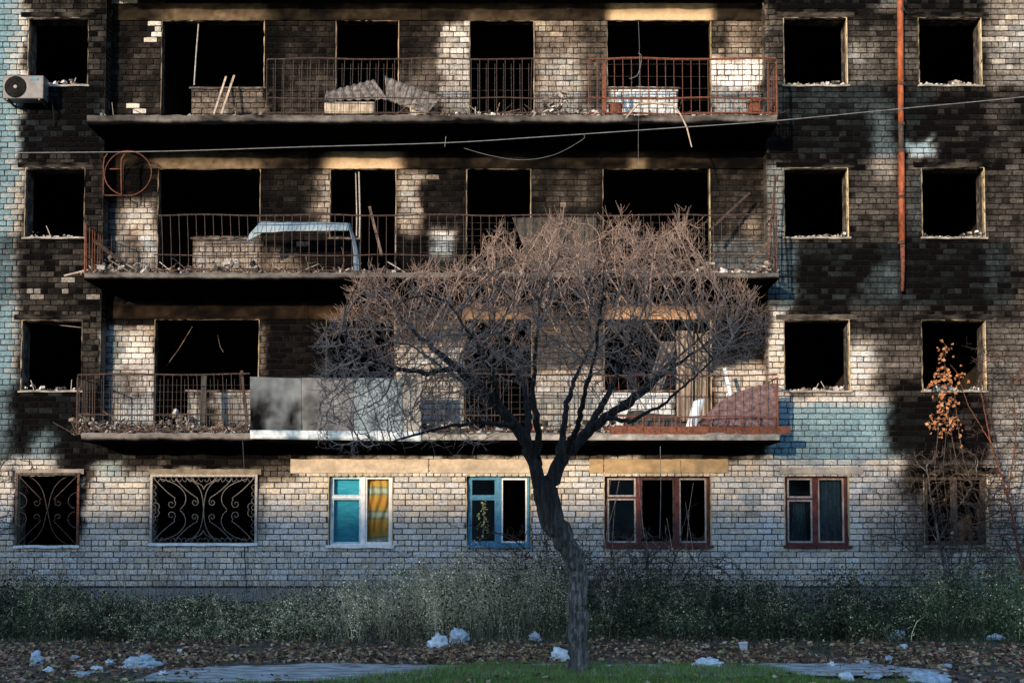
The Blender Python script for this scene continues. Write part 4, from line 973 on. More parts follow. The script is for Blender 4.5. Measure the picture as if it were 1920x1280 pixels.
rubble(500, 800, 3, -.95, .2, z, 120, flat(.05), 'ash under the corrugated sheets on the top balcony', dark=.4, sticks=6)
rubble(800, 1140, 3, -.97, .1, z, 650, lambda u: .10 + .12 * math.exp(-((u - .12) / .1) ** 2) + .25 * math.exp(-((u - .8) / .14) ** 2), 'thick pale rubble along the middle of the top balcony', sticks=50)
rubble(1140, 1450, 3, -.9, .1, z, 280, lambda u: .06 + .1 * (u > .75), 'rubble behind the orange rusty rail of the top balcony', sticks=20)
z = ZSLAB[1]
rubble(165, 300, 2, -.95, .1, z, 220, lambda u: .16 * math.sin(math.pi * min(1, u * 1.4)) + .03, 'charred heap at the left end of the middle balcony', sticks=60, dark=.25)
rubble(300, 660, 2, -.95, .1, z, 320, lambda u: .05 + .16 * math.exp(-((u - .4) / .2) ** 2), 'charred sticks and rubble below the middle balcony parapet', sticks=110, dark=.35)
rubble(660, 1300, 2, -.95, .1, z, 320, flat(.06), 'rubble on the middle balcony behind the tree top', sticks=40, dark=.3)
rubble(1300, 1450, 2, -.97, .0, z, 260, lambda u: .10 + .08 * math.sin(u * 9), 'pale rubble at the right end of the middle balcony', pal=RC[:2] + RC[4:6])
z = ZSLAB[0]
rubble(150, 465, 1, -.95, .1, z, 700, lambda u: .18 + .10 * math.sin(u * 14) + .35 * math.exp(-((u - .33) / .08) ** 2), 'tangled charred junk filling the left end of the lowest balcony', sticks=190, dark=.35)
rubble(795, 1160, 1, -.95, .1, z, 420, flat(.14), 'blackened junk on the lowest balcony behind the tree limbs', sticks=60, dark=.1)
rubble(1160, 1450, 1, -.80, .1, z, 120, flat(.1), 'debris under the crumpled sheets on the lowest balcony', sticks=20, dark=.3)
# a ruined brick parapet stub with jagged top, lowest left
for st_, a, b, top in ((0, 355, 378, 738), (0, 398, 478, 722)):
    pass

# ---------------------------------------------------------------- plants
def polyline(pts, step):
    out = [pts[0]]
    for a, b in zip(pts[:-1], pts[1:]):
        L = (b[0] - a[0]).length; n = max(1, int(L / step))
        for i in range(1, n + 1): t = i / n; out.append((a[0].lerp(b[0], t), a[1] + (b[1] - a[1]) * t))
    return out
def grow(limbs, points, step=.07, infl=.7, kill=.14, iters=70, up=.15, wig=.25, tip=.0028, expo=2.35, seed=1, bushy=3, twl=(.08, .22), start=0):
    """space colonisation from hand-placed limbs; returns nodes, parents, radii"""
    rnd = random.Random(seed); P = []; par = []; rmin = []
    for li in limbs:
        root = li['from']; pts = polyline(li['pts'], step)
        prev = -1
        if root is not None and P:
            q = pts[0][0]; prev = min(range(len(P)), key=lambda i: (P[i] - q).length)
        for k, (p, r) in enumerate(pts):
            if k == 0 and prev >= 0 and (P[prev] - p).length < step * .5: continue
            w_ = Vector((rnd.uniform(-1, 1), rnd.uniform(-1, 1), rnd.uniform(-1, 1))) * min(.35 * r + .004, .02)
            P.append(p + w_); par.append(prev); rmin.append(r); prev = len(P) - 1
    A = [Vector(p) for p in points]; alive = [True] * len(A)
    fresh = list(range(start, len(P))); near = [(1e9, -1)] * len(A)
    kd = None
    for it in range(iters):
        # update nearest node only against fresh nodes
        if not fresh: break
        kd = kdtree.KDTree(len(fresh))
        for i, n in enumerate(fresh): kd.insert(P[n], i)
        kd.balance()
        for i, a in enumerate(A):
            if not alive[i]: continue
            c, ix, d = kd.find(a)
            if d < near[i][0]: near[i] = (d, fresh[ix])
            if near[i][0] < kill: alive[i] = False
        acc = {}
        for i, a in enumerate(A):
            if alive[i] and near[i][0] < infl:
                n = near[i][1]; v = (a - P[n]).normalized(); acc.setdefault(n, Vector((0, 0, 0))); acc[n] += v
        fresh = []
        for n, v in acc.items():
            v = v.normalized() + Vector((rnd.uniform(-wig, wig), rnd.uniform(-wig, wig), rnd.uniform(-wig, wig) + up))
            if par[n] >= 0: v += (P[n] - P[par[n]]).normalized() * .35
            q = P[n] + v.normalized() * step
            P.append(q); par.append(n); rmin.append(0); fresh.append(len(P) - 1)
    ch = [0] * len(P)
    for p in par:
        if p >= 0: ch[p] += 1
    tips = [i for i in range(len(P)) if ch[i] == 0]
    ntw = len(P)
    for t_ in tips:
        d0 = (P[t_] - P[par[t_]]).normalized() if par[t_] >= 0 else Vector((0, 0, 1))
        for _ in range(rnd.randint(1, bushy)):
            d = (d0 + Vector((rnd.uniform(-.75, .75), rnd.uniform(-.75, .75), rnd.uniform(-.4, .8) + up))).normalized(); L = rnd.uniform(*twl); prev = t_
            for k in range(2):
                d = (d + Vector((rnd.uniform(-.3, .3), rnd.uniform(-.3, .3), rnd.uniform(-.1, .3)))).normalized()
                P.append(P[prev] + d * L / 2); par.append(prev); rmin.append(0); prev = len(P) - 1
    # side spurs
    for i in range(ntw):
        if rmin[i] == 0 and par[i] >= 0 and rnd.random() < .55 * (bushy > 1):
            d = (P[i] - P[par[i]]).normalized(); s = d.cross(Vector((rnd.uniform(-1, 1), rnd.uniform(-1, 1), rnd.uniform(-1, 1)))).normalized()
            P.append(P[i] + (s + d * .6 + Vector((0, 0, .3))).normalized() * rnd.uniform(.05, .16)); par.append(i); rmin.append(0)
    R = [0.0] * len(P); acc = [0.0] * len(P)
    for i in range(len(P) - 1, -1, -1):
        R[i] = max(acc[i] ** (1 / expo) if acc[i] > 0 else tip, tip)
        if rmin[i] > 0: R[i] = rmin[i]
        if par[i] >= 0: acc[par[i]] += min(R[i], .05) ** expo
    return P, par, R, rmin
def skin(P, par, R, rmin, split_r=.02):
    kids = [[] for _ in P]
    for i, p in enumerate(par):
        if p >= 0: kids[p].append(i)
    thick = MB(); thin = MB(); done = set()
    starts = [i for i in range(len(P)) if par[i] < 0]; stack = [(s, -1) for s in starts]
    while stack:
        s, p = stack.pop(); chain = ([p] if p >= 0 else []) + [s]; cur = s
        while kids[cur]:
            ks = sorted(kids[cur], key=lambda k: -R[k]); 
            for k in ks[1:]: stack.append((k, cur))
            cur = ks[0]; chain.append(cur)
        rs = [R[c] for c in chain]
        if p >= 0: rs[0] = min(rs[0], rs[1] * 1.25)
        big = max(rs); mb = thick if big > split_r else thin
        n = 30 if big > .08 else 9 if big > .03 else 5 if big > .010 else 3
        mb.tube([P[c] for c in chain], rs, n, cap=big > .01)
    return thick, thin

YT = -9.8
def tp(px, py, dy=0): return at(px, py, YT + dy)
def limb(fr, *pts): return {'from': fr, 'pts': [(tp(a, b, d), r) for a, b, d, r in pts]}
limbs = [
 limb(None, (1084, 1285, 0, .150), (1084, 1262, 0, .128), (1085, 1235, 0, .110), (1084, 1150, 0, .103), (1081, 1065, 0, .104), (1066, 1025, 0, .112), (1044, 990, 0, .128), (1027, 955, 0, .138), (1022, 920, 0, .135)),
 limb(1, (1020, 930, 0, .095), (1005, 880, -.05, .072), (988, 835, -.1, .064), (968, 798, -.15, .060), (935, 762, -.2, .056), (895, 722, -.25, .050), (855, 690, -.2, .040), (812, 652, -.1, .028), (768, 615, 0, .018)),
 limb(1, (1024, 925, 0, .100), (1040, 885, .05, .080), (1062, 850, .1, .074), (1095, 815, .1, .062), (1135, 782, .05, .050), (1180, 755, 0, .040), (1222, 722, 0, .030), (1265, 685, 0, .020), (1310, 655, 0, .012)),
 limb(1, (855, 690, -.2, .034), (800, 700, -.4, .028), (745, 690, -.5, .022), (690, 672, -.6, .015), (640, 645, -.7, .009)),
 limb(1, (968, 798, -.15, .030), (900, 790, -.6, .022), (835, 800, -.9, .017), (765, 820, -1.0, .012), (690, 838, -1.1, .007)),
 limb(1, (988, 835, -.1, .045), (992, 775, .2, .038), (980, 715, .4, .030), (955, 670, .5, .022), (930, 615, .6, .014)),
 limb(1, (1008, 870, 0, .050), (1008, 800, -.3, .036), (1000, 730, -.4, .028), (1003, 660, -.5, .020), (1012, 590, -.5, .012)),
 limb(1, (1045, 880, .05, .050), (1055, 815, .4, .038), (1062, 755, .6, .030), (1082, 700, .8, .022), (1112, 640, .9, .014)),
 limb(1, (1095, 815, .1, .044), (1128, 760, .3, .036), (1158, 700, .4, .026), (1182, 645, .3, .018), (1215, 590, .3, .012)),
 limb(1, (1135, 782, .05, .030), (1180, 790, -.5, .022), (1240, 760, -.8, .016), (1310, 700, -1.0, .010), (1370, 640, -1.0, .007)),
 limb(1, (935, 762, -.2, .036), (925, 700, -.6, .028), (890, 640, -.9, .020), (850, 580, -1.0, .012)),
 limb(1, (1062, 850, .1, .040), (1085, 790, -.5, .030), (1100, 720, -.9, .022), (1120, 650, -1.1, .014)),
 limb(1, (955, 780, -.2, .030), (900, 740, .6, .024), (830, 690, 1.1, .017), (760, 640, 1.3, .010)),
 limb(1, (1135, 782, .05, .030), (1200, 730, .8, .022), (1270, 670, 1.2, .014), (1330, 620, 1.3, .009)),
]
tx = [595, 640, 700, 760, 830, 880, 930, 980, 1040, 1100, 1160, 1220, 1290, 1320, 1360, 1400, 1435]
ty = [620, 560, 525, 500, 515, 470, 445, 432, 422, 412, 425, 415, 425, 460, 520, 565, 610]
bx = [595, 700, 800, 870, 930, 1000, 1100, 1200, 1300, 1380, 1435]; by = [790, 830, 800, 750, 730, 730, 730, 750, 740, 700, 650]
pr = random.Random(5); cloud = []
while len(cloud) < 8800:
    a = pr.uniform(595, 1435); t_ = np.interp(a, tx, ty) + 22 * math.sin(a / 19.0); b_ = np.interp(a, bx, by)
    v = pr.random() ** 1.5; b = t_ + (b_ - t_) * v; q = abs(a - 1010) / 425; half = 1.9 * math.sqrt(max(.04, 1 - min(q, 1) ** 2))
    d = pr.uniform(-half, half) if pr.random() < .55 else random.choice((-1, 1)) * half * pr.uniform(.75, 1)
    b += (abs(d) / 1.9) ** 2 * 60 * (1 if v < .5 else -.6)     # domed top
    cloud.append(tp(a, b, d))
for _ in range(260):
    a = pr.uniform(590, 930); b = pr.uniform(700, 850); cloud.append(tp(a, b, pr.uniform(-1.5, 0)))
P, par, R, rmin = grow(limbs, cloud, step=.06, infl=1.0, kill=.098, iters=120, up=.26, wig=.32, tip=.0021, expo=2.8, seed=3, bushy=6, twl=(.07, .20))
thick, thin = skin(P, par, R, rmin)
tree = tag(empty('bare_tree', tuple(tp(1084, 1263))), 'bare umbrella-crowned tree with crooked dark trunk standing in the grass before the block', 'tree')
def rel(mb, par_): L = Vector(par_.location); mb.v = [(a - L.x, b - L.y, c - L.z) for a, b, c in mb.v]; return mb
# bark relief on the trunk
def bark(mb):
    out = []
    for (x, y, z) in mb.v:
        out.append((x + .012 * mnoise.noise(Vector((x * 34, y * 34, z * 5))), y + .012 * mnoise.noise(Vector((x * 34 + 9, y * 34, z * 5))), z))
    mb.v = out; return mb
rel(bark(thick), tree).build('trunk', M['bark_grey'], tree, smooth=True)
cr = rel(thin, tree).build('crown', M['twig'], tree, smooth=True)
print('tree nodes', len(P))

def shrub(name, label, cat, base, limbs_px, Y, env, n, seed, mat='twig', group=None, step=.06, tip=.0028, up=.3, bark_m=None, kill=.09, twl=(.06, .18), split=.012, wig=.4):
    L = [{'from': None if i == 0 else 1, 'pts': [(at(a, b, Y + d), r) for a, b, d, r in pts]} for i, pts in enumerate(limbs_px)]
    pr = random.Random(seed); pts = [env(pr) for _ in range(n)]
    P, par, R, rmin = grow(L, pts, step=step, infl=.8, kill=kill, iters=60, up=up, wig=wig, tip=tip, seed=seed, bushy=3, twl=twl)
    th, tn = skin(P, par, R, rmin, split)
    r = tag(empty(name, base), label, cat, group)
    if th.v: rel(th, r).build('trunk', M[bark_m or 'bark'], r, True)
    if tn.v: rel(tn, r).build('twigs', M[mat], r, True)
    return r
b = at(1785, 1158, -.9); b.z = 0
shrub('bare_shrub', 'leafless dark young tree with forked stem growing under the far right window', 'small tree', tuple(b),
      [[(1785, 1165, 0, .05), (1783, 1120, 0, .045), (1772, 1060, 0, .035), (1758, 1000, 0, .025), (1745, 930, 0, .015), (1738, 880, 0, .009)],
       [(1784, 1140, 0, .035), (1800, 1110, 0, .030), (1818, 1060, .1, .022), (1822, 1010, .1, .014), (1850, 950, .1, .009)],
       [(1772, 1060, 0, .02), (1720, 1040, -.1, .013), (1680, 1010, -.2, .008)], [(1818, 1060, .1, .018), (1870, 1040, 0, .012), (1925, 1020, 0, .008)],
       [(1760, 1010, 0, .018), (1790, 960, -.2, .012), (1830, 900, -.3, .008)], [(1765, 1030, 0, .014), (1740, 980, .2, .01), (1705, 920, .2, .007)]],
      -.9, lambda r: at(r.gauss(1795, 62), min(1120, max(850, r.gauss(970, 62))), -.9 + r.uniform(-.5, .5)), 1100, 21, mat='twig_dark')
b = at(1905, 1160, -1.3); b.z = 0
shrub('bare_shrub', 'tall reddish leafless sapling arching in from the right edge of the picture', 'small tree', tuple(b),
      [[(1925, 1160, 0, .03), (1915, 1050, 0, .025), (1890, 930, 0, .02), (1858, 830, 0, .015), (1840, 740, 0, .010), (1845, 660, 0, .007)],
       [(1890, 930, 0, .014), (1905, 820, -.2, .01), (1900, 720, -.2, .007)], [(1858, 830, 0, .01), (1815, 760, .1, .007), (1795, 700, .1, .005)]],
      -1.3, lambda r: at(r.gauss(1885, 36), r.uniform(640, 1090), -1.3 + r.uniform(-.4, .4)), 420, 22, mat='rust_dark', bark_m='rust')
b = at(-60, 1160, -1.6); b.z = 0
shrub('bare_shrub', 'thin leafless twigs reaching in from the left edge beside the rusted grille', 'small tree', tuple(b),
      [[(-70, 1170, 0, .03), (-60, 1050, 0, .02), (-30, 940, 0, .012), (0, 880, 0, .007)]], -1.6, lambda r: at(r.gauss(-15, 28), r.uniform(850, 1010), -1.6 + r.uniform(-.3, .3)), 220, 23, mat='twig_dark')
b = at(1215, 1160, -1.2); b.z = 0
shrub('bramble_bush', 'dense dark leafless bramble thicket under the three-part red window', 'bush', tuple(b),
      [[(1215 + i * 2, 1165, 0, .012), (1215 + dx * .6, 1100, 0, .010), (1215 + dx, 1050, 0, .006)] for i, dx in enumerate((0, -70, 50, -110, 95, -30, 120))],
      -1.2, lambda r: at(r.gauss(1210, 66), min(1150, r.gauss(1092, 38)), -1.2 + r.uniform(-.8, .8)), 1900, 24, mat='twig_dark' if 'twig_dark' in M else 'rust_dark', kill=.07, wig=.6, up=.1)
b = at(960, 1160, -1.0); b.z = 0
shrub('bare_shrub', 'thin leafless shrub under the blue framed window left of the tree trunk', 'bush', tuple(b),
      [[(965, 1165, 0, .014), (970, 1080, 0, .010), (985, 1010, 0, .006)], [(985, 1165, 0, .012), (1010, 1080, 0, .009), (1020, 1020, 0, .005)]],
      -1.0, lambda r: at(r.gauss(975, 45), min(1140, max(990, r.gauss(1070, 40))), -1.0 + r.uniform(-.6, .6)), 650, 25, mat='rust_dark', kill=.08, wig=.5)
# long thin canes in front of the red window
cn = tag(empty('dry_canes', tuple(at(1150, 1150, -1.5))), 'long thin dry canes crossing in front of the three-part red window', 'canes')
pr = random.Random(9)
for k, (a, b_, c_, d) in enumerate(((1110, 1130, 1145, 900), (1125, 1130, 1165, 880), (1240, 1130, 1195, 880), (1260, 1130, 1300, 905), (1270, 1120, 1250, 970), (1160, 1120, 1155, 930), (1305, 1130, 1285, 940), (1340, 1140, 1322, 1010), (1085, 1140, 1120, 1000))):
    m = MB(); p0 = at(a, b_, -1.5); p1 = at(c_, d, -1.2); mid = p0.lerp(p1, .5) + Vector((pr.uniform(-.1, .1), 0, .05)); m.tube([p0, p0.lerp(mid, .5) + Vector((.02, 0, 0)), mid, mid.lerp(p1, .5) + Vector((pr.uniform(-.03, .03), 0, 0)), p1], [.008, .007, .006, .005, .003], 4)
    rel(m, cn).build('cane', M['twig'], cn)

# vine with orange leaves ---------------------------------------------------------------
vine = tag(empty('dry_vine', tuple(at(1785, 1140, -.5))), 'climbing vine with orange dry leaves hanging before the burnt far right window', 'vine')
vs_px = [[(1790, 1140), (1812, 960), (1800, 900), (1785, 820), (1770, 740), (1772, 690), (1768, 650)], [(1790, 1130), (1760, 940), (1752, 880), (1758, 820), (1762, 760)], [(1795, 1120), (1835, 940), (1808, 868), (1796, 800), (1790, 740)], [(1790, 1120), (1775, 950), (1768, 880), (1775, 800)]]
for q in vs_px:
    m = MB(); m.tube([at(a, b_, -.35 + random.uniform(-.05, .05)) for a, b_ in q], [.010] + [.007] * (len(q) - 2) + [.004], 5); rel(m, vine).build('stem', M['twig_dark'], vine)
def leaf_geo(mb, c, s, col_, rnd):
    d = Vector((rnd.uniform(-1, 1), rnd.uniform(-1, 1), rnd.uniform(-1, 1))).normalized(); n = d.orthogonal().normalized(); n = Matrix.Rotation(rnd.uniform(0, 6.28), 3, d) @ n; e = d.cross(n)
    c = Vector(c); pts = [c - d * s * .5, c + n * s * .42 + e * s * .12, c + d * s * .55 - e * s * .1, c - n * s * .42 + e * s * .12]
    mb.add([tuple(p) for p in pts], [(0, 1, 2), (0, 2, 3)], col_)
m = MB(); pr = random.Random(12)
LC = [(.36, .15, .06), (.28, .11, .05), (.42, .22, .11), (.20, .09, .05), (.34, .18, .09)]
for (cx_, cy_, rx_, ry_, n) in ((1770, 655, 10, 12, 26), (1765, 680, 9, 14, 14), (1764, 700, 14, 12, 30), (1785, 708, 16, 14, 34), (1750, 722, 10, 8, 14), (1780, 728, 16, 8, 16), (1768, 745, 14, 8, 20), (1786, 750, 12, 8, 14), (1768, 765, 8, 12, 20), (1775, 785, 18, 10, 34), (1752, 795, 10, 8, 18), (1770, 808, 18, 9, 26), (1788, 800, 10, 12, 16), (1801, 835, 3, 16, 6), (1762, 1000, 60, 60, 10)):
    for _ in range(int(n * .95)):
        leaf_geo(m, at(pr.gauss(cx_, rx_ * .7), pr.gauss(cy_, ry_ * .7), -.4 + pr.uniform(-.12, .1)), pr.uniform(.05, .09), pr.choice(LC), pr)
o = rel(m, vine).build('leaves', M['leaf'], vine); o['kind'] = 'stuff'
# leafy sprig inside the blue window and green leaves hanging from balcony
m = MB(); sp = tag(empty('window_plant', tuple(at(905, 1010, .05))), 'spindly yellow-green plant behind the lower left pane of the blue window', 'plant')
s = MB(); s.tube([at(905, 1010, .08), at(908, 970, .08), at(906, 942, .08)], .006, 5); rel(s, sp).build('stem', M['twig'], sp)
for _ in range(60): a = pr.random(); leaf_geo(m, at(906 + pr.gauss(0, 10 - 5 * a), 1008 - 70 * a, .07 + pr.uniform(-.03, .03)), pr.uniform(.03, .06), pr.choice([(.30, .32, .10), (.22, .28, .10), (.38, .36, .14)]), pr)
rel(m, sp).build('leaves', M['leaf'], sp)

# ---------------------------------------------------------------- weeds, grass, leaf litter (numpy built masses)
def mass(name, V, F, C, mat, label=None, cat=None):
    me = bpy.data.meshes.new(name); me.vertices.add(len(V)); me.vertices.foreach_set('co', V.astype(np.float32).ravel())
    nf, k = F.shape; me.loops.add(nf * k); me.loops.foreach_set('vertex_index', F.astype(np.int32).ravel()); me.polygons.add(nf)
    me.polygons.foreach_set('loop_start', np.arange(nf, dtype=np.int32) * k); me.update(calc_edges=True)
    a = me.attributes.new('tint', 'FLOAT_COLOR', 'POINT'); c = np.ones((len(V), 4), np.float32); c[:, :3] = C; a.data.foreach_set('color', c.ravel())
    me.materials.append(M[mat]); o = bpy.data.objects.new(name, me); COL.objects.link(o); o['kind'] = 'stuff'
    if label: o['label'] = label
    return o
def blades(base, h, wid, lean, col_, rr, seg=2):
    """curved tapering blades: base (N,3)"""
    N = len(base); ang = rr.uniform(0, 2 * np.pi, N); side = np.stack([np.cos(ang), np.sin(ang), np.zeros(N)], 1)
    la = rr.uniform(0, 2 * np.pi, N); ld = np.stack([np.cos(la), np.sin(la), np.zeros(N)], 1) * (lean * h)[:, None]
    V = np.zeros((N, 2 * seg + 1, 3))
    for k in range(seg):
        t = k / seg; c = base + ld * (t * t) + np.array([0, 0, 1]) * (h * t)[:, None]; w2 = (wid * (1 - t * .6))[:, None] * .5
        V[:, 2 * k] = c - side * w2; V[:, 2 * k + 1] = c + side * w2
    V[:, 2 * seg] = base + ld + np.array([0, 0, 1]) * (h * (1 - .25 * lean))[:, None]
    F = []
    for k in range(seg - 1): F += [(2 * k, 2 * k + 1, 2 * k + 3), (2 * k, 2 * k + 3, 2 * k + 2)]
    F.append((2 * seg - 2, 2 * seg - 1, 2 * seg)); F = np.array(F)
    n = 2 * seg + 1; F = (F[None] + (np.arange(N) * n)[:, None, None]).reshape(-1, 3)
    return V.reshape(-1, 3), F, np.repeat(col_, n, 0)
def leafbits(c, s, col_, rr):
    N = len(c); d = rr.normal(size=(N, 3)); d /= np.linalg.norm(d, axis=1)[:, None]; e = np.cross(d, rr.normal(size=(N, 3))); e /= np.linalg.norm(e, axis=1)[:, None]
    V = np.zeros((N, 4, 3)); V[:, 0] = c - d * s[:, None] * .5; V[:, 1] = c + e * s[:, None] * .3; V[:, 2] = c + d * s[:, None] * .5; V[:, 3] = c - e * s[:, None] * .3
    F = (np.array([[0, 1, 2], [0, 2, 3]])[None] + (np.arange(N) * 4)[:, None, None]).reshape(-1, 3)
    return V.reshape(-1, 3), F, np.repeat(col_, 4, 0)
def join(parts):
    V, F, C = [], [], []; b = 0
    for v, f, c in parts: V.append(v); F.append(f + b); C.append(c); b += len(v)
    return np.concatenate(V), np.concatenate(F), np.concatenate(C)
def pal(cols, N, rr, j=.25):
    c = np.array(cols)[rr.integers(0, len(cols), N)]; return c * rr.uniform(1 - j, 1 + j, (N, 1))
rr = np.random.default_rng(31)
# weed stems: a zone between wall and leaf litter; height by place
def weed_height(x, y):
    px = to_px(x, y, np.zeros_like(x))[0]
    h = np.interp(px, [-50, 100, 300, 450, 600, 700, 800, 950, 1050, 1150, 1300, 1450, 1600, 1720, 1850, 2000], [.62, .50, .30, .28, .46, .66, .86, .84, .75, .60, .48, .55, .50, .55, .74, .80])
    return h * 1.2 * (.35 + 1.3 * fbm(x * 1.6 + 20, y * 1.1)) * (.55 + .45 * ss(-6.4, -3.2, y))
N = 25000
x = rr.uniform(-15, 15, N); y = -.15 - 5.6 * rr.random(N) ** .8; keep = rr.random(N) < 1.6 * ss(.34, .62, fbm(x * 1.9 + 5, y * 1.6 + 8)); x, y = x[keep], y[keep]; N = len(x)
h = weed_height(x, y) * rr.uniform(.55, 1.25, N); base = np.stack([x, y, np.zeros(N)], 1)
cpx = to_px(x, y, np.zeros(N))[0]
WC_dry = [(.48, .40, .22), (.34, .28, .17), (.55, .46, .28), (.15, .12, .08)]; WC_gr = [(.045, .06, .026), (.07, .09, .035), (.035, .042, .025)]
dry = rr.random(N) < np.interp(cpx, [0, 450, 700, 1000, 1100, 1500, 1700, 1920], [.3, .55, .9, .8, .25, .22, .15, .12])
cst_k = np.interp(cpx, [0, 350, 600, 1000, 1150, 1500, 1720, 1920], [.55, .8, 1.1, 1.0, .6, .6, .9, 1.7])
cst = np.where(dry[:, None], pal(WC_dry, N, rr), pal(WC_gr, N, rr))
cst = cst * cst_k[:, None] * (.45 + 1.2 * ss(.3, .72, fbm(x * 2.6 + 3, y * 2.0 + 1)))[:, None]
parts = [blades(base, h, np.where(rr.random(N) < .15, .013, .006), rr.uniform(.1, .85, N), cst, rr, 3)]
# leaflets and seed heads along each stem
K = 20
idx = np.repeat(np.arange(N), K); t = rr.random(N * K) ** .7; hh = h[idx] * t
c = base[idx] + np.stack([rr.normal(0, .06, N * K) + 0, rr.normal(0, .06, N * K), hh], 1)
sz = rr.uniform(.012, .050, N * K) * np.where(dry[idx], .75, 1.25)
parts.append(leafbits(c, sz, cst[idx] * rr.uniform(.4, 1.9, (N * K, 1)), rr))
nw = 1500; xw = rr.uniform(-12, 12, nw); kw = rr.random(nw) < .25 + .9 * ss(.4, .65, fbm(xw * 1.1 + 40, xw * 0)); xw = xw[kw]; nw = len(xw); yw = rr.uniform(-2.6, -.2, nw)
cw = pal([(.10, .08, .06), (.26, .21, .15), (.05, .045, .04), (.16, .12, .09)], nw, rr)
parts.append(blades(np.stack([xw, yw, np.zeros(nw)], 1), rr.uniform(.8, 1.5, nw), np.full(nw, .009), rr.uniform(.05, .5, nw), cw, rr, 4))
iw = np.repeat(np.arange(nw), 10); hw = rr.uniform(.5, 1.3, len(iw))
parts.append(leafbits(np.stack([xw[iw] + rr.normal(0, .07, len(iw)), yw[iw] + rr.normal(0, .07, len(iw)), hw], 1), rr.uniform(.01, .035, len(iw)), cw[iw], rr))
# pale seed heads at the tops of the dry stems
di = np.where(dry & (rr.random(N) < .6))[0]; ii = np.repeat(di, 12); t = rr.uniform(.78, 1.02, len(ii))
parts.append(leafbits(base[ii] + np.stack([rr.normal(0, .018, len(ii)), rr.normal(0, .018, len(ii)), h[ii] * t], 1), rr.uniform(.012, .03, len(ii)), pal([(.55, .45, .28), (.42, .34, .21), (.28, .21, .13)], len(ii), rr), rr))
mass('weeds', *join(parts), 'weed', 'tangled dry and green weeds along the foot of the wall')
# short undergrowth
N = 52000; x = rr.uniform(-15, 15, N); y = -.1 - 7.2 * rr.random(N) - 2.2 * rr.random(N) * (x > 3.2); keep = (y > -6.2) | ((x > 3.4) & (rr.random(N) < .75 * ss(.45, .6, fbm(x * 2.5, y * 2.5)))) | (rr.random(N) < .22 + .3 * (fbm(x * 2, y * 2) > .5)); x, y = x[keep], y[keep]; N = len(x)
base = np.stack([x, y, np.zeros(N)], 1); h = rr.uniform(.08, .30, N) * np.where(y < -5.6, .45, 1)
cpx = to_px(x, y, np.zeros(N))[0]; gr = rr.random(N) < np.interp(cpx, [0, 500, 900, 1100, 1600, 1800, 1920], [.5, .4, .4, .6, .7, .9, .9])
mass('undergrowth', *blades(base, h, rr.uniform(.006, .014, N), rr.uniform(.1, .9, N), np.where(gr[:, None], pal([(.03, .05, .018), (.05, .075, .025), (.03, .04, .02)], N, rr), pal([(.11, .085, .05), (.05, .04, .028), (.19, .155, .10)], N, rr)), rr, 2), 'weed', 'low dark undergrowth between the weeds')
# bright lawn strip in front of the path
def lawn_edge(x): return -9.15 - 1.75 * (1 - ss(-2.4, -.3, x)) - 1.6 * ss(2.8, 3.3, x)
N = 90000; x = rr.uniform(-4.5, 4.2, N); y = rr.uniform(-12.2, -8.95, N); e = lawn_edge(x) + .25 * (fbm(x * 2.2, y * 0 + 3) - .5) * 2; keep = (y < e) & (rr.random(N) < .45 + .8 * fbm(x * 3, y * 3)); x, y = x[keep], y[keep]; N = len(x)
mass('grass', *blades(np.stack([x, y, np.full(N, .0)], 1), rr.uniform(.05, .14, N), rr.uniform(.004, .008, N), rr.uniform(.2, .9, N), pal([(.085, .23, .025), (.12, .28, .04), (.05, .14, .02), (.24, .25, .09), (.18, .13, .06), (.12, .08, .045)], N, rr, .3), rr, 2), 'weed', 'strip of short green grass round the foot of the tree')
# leaf litter
N = 26000; x = rr.uniform(-12, 12, N); y = np.where(rr.random(N) < .62, rr.normal(-7.7, .75, N), rr.uniform(-12.5, -5, N))
onpath = (y < -8.95) & (y > -10.2); keep = (~onpath | (rr.random(N) < .06 + .9 * (1 - ss(-4.6, -3.6, x + .8 * (fbm(x, y * 3) - .5))) + .8 * ss(4.3, 5.0, x))) & (fbm(x * 1.5 + 7, y * 1.5) > .33) & ((y > -9.2) | (rr.random(N) < .45)); x, y = x[keep], y[keep]; N = len(x)
V, F, C = leafbits(np.stack([x, y, rr.uniform(.02, .07, N)], 1), rr.uniform(.04, .11, N), pal([(.24, .115, .065), (.33, .18, .11), (.13, .065, .04), (.42, .30, .20), (.05, .036, .025), (.27, .22, .09), (.09, .06, .04)], N, rr), rr)
V[:, 2] = np.maximum(.035 + (V[:, 2] - .035) * .6, .015) + .028 * (V[:, 1] < -8.9)
n2 = 9000; xe = np.where(rr.random(n2) < .6, rr.uniform(-11, -3.3, n2), rr.uniform(4.0, 10, n2)); ye = rr.uniform(-11.6, -8.7, n2)
kk = rr.random(n2) < .3 + 1.2 * ss(.4, .6, fbm(xe * 2.2, ye * 2.2)); xe, ye = xe[kk], ye[kk]; n2 = len(xe)
V2, F2, C2 = leafbits(np.stack([xe, ye, rr.uniform(.01, .04, n2)], 1), rr.uniform(.04, .11, n2), pal([(.24, .115, .065), (.33, .18, .11), (.13, .065, .04), (.42, .30, .20), (.05, .036, .025), (.27, .22, .09), (.09, .06, .04)], n2, rr), rr)
V2[:, 2] = np.maximum(.02 + (V2[:, 2] - .02) * .6, .015); V, F, C = join([(V, F, C), (V2, F2, C2)])
mass('leaf_litter', V, F, C, 'leaf', 'brown fallen leaves strewn along the path')

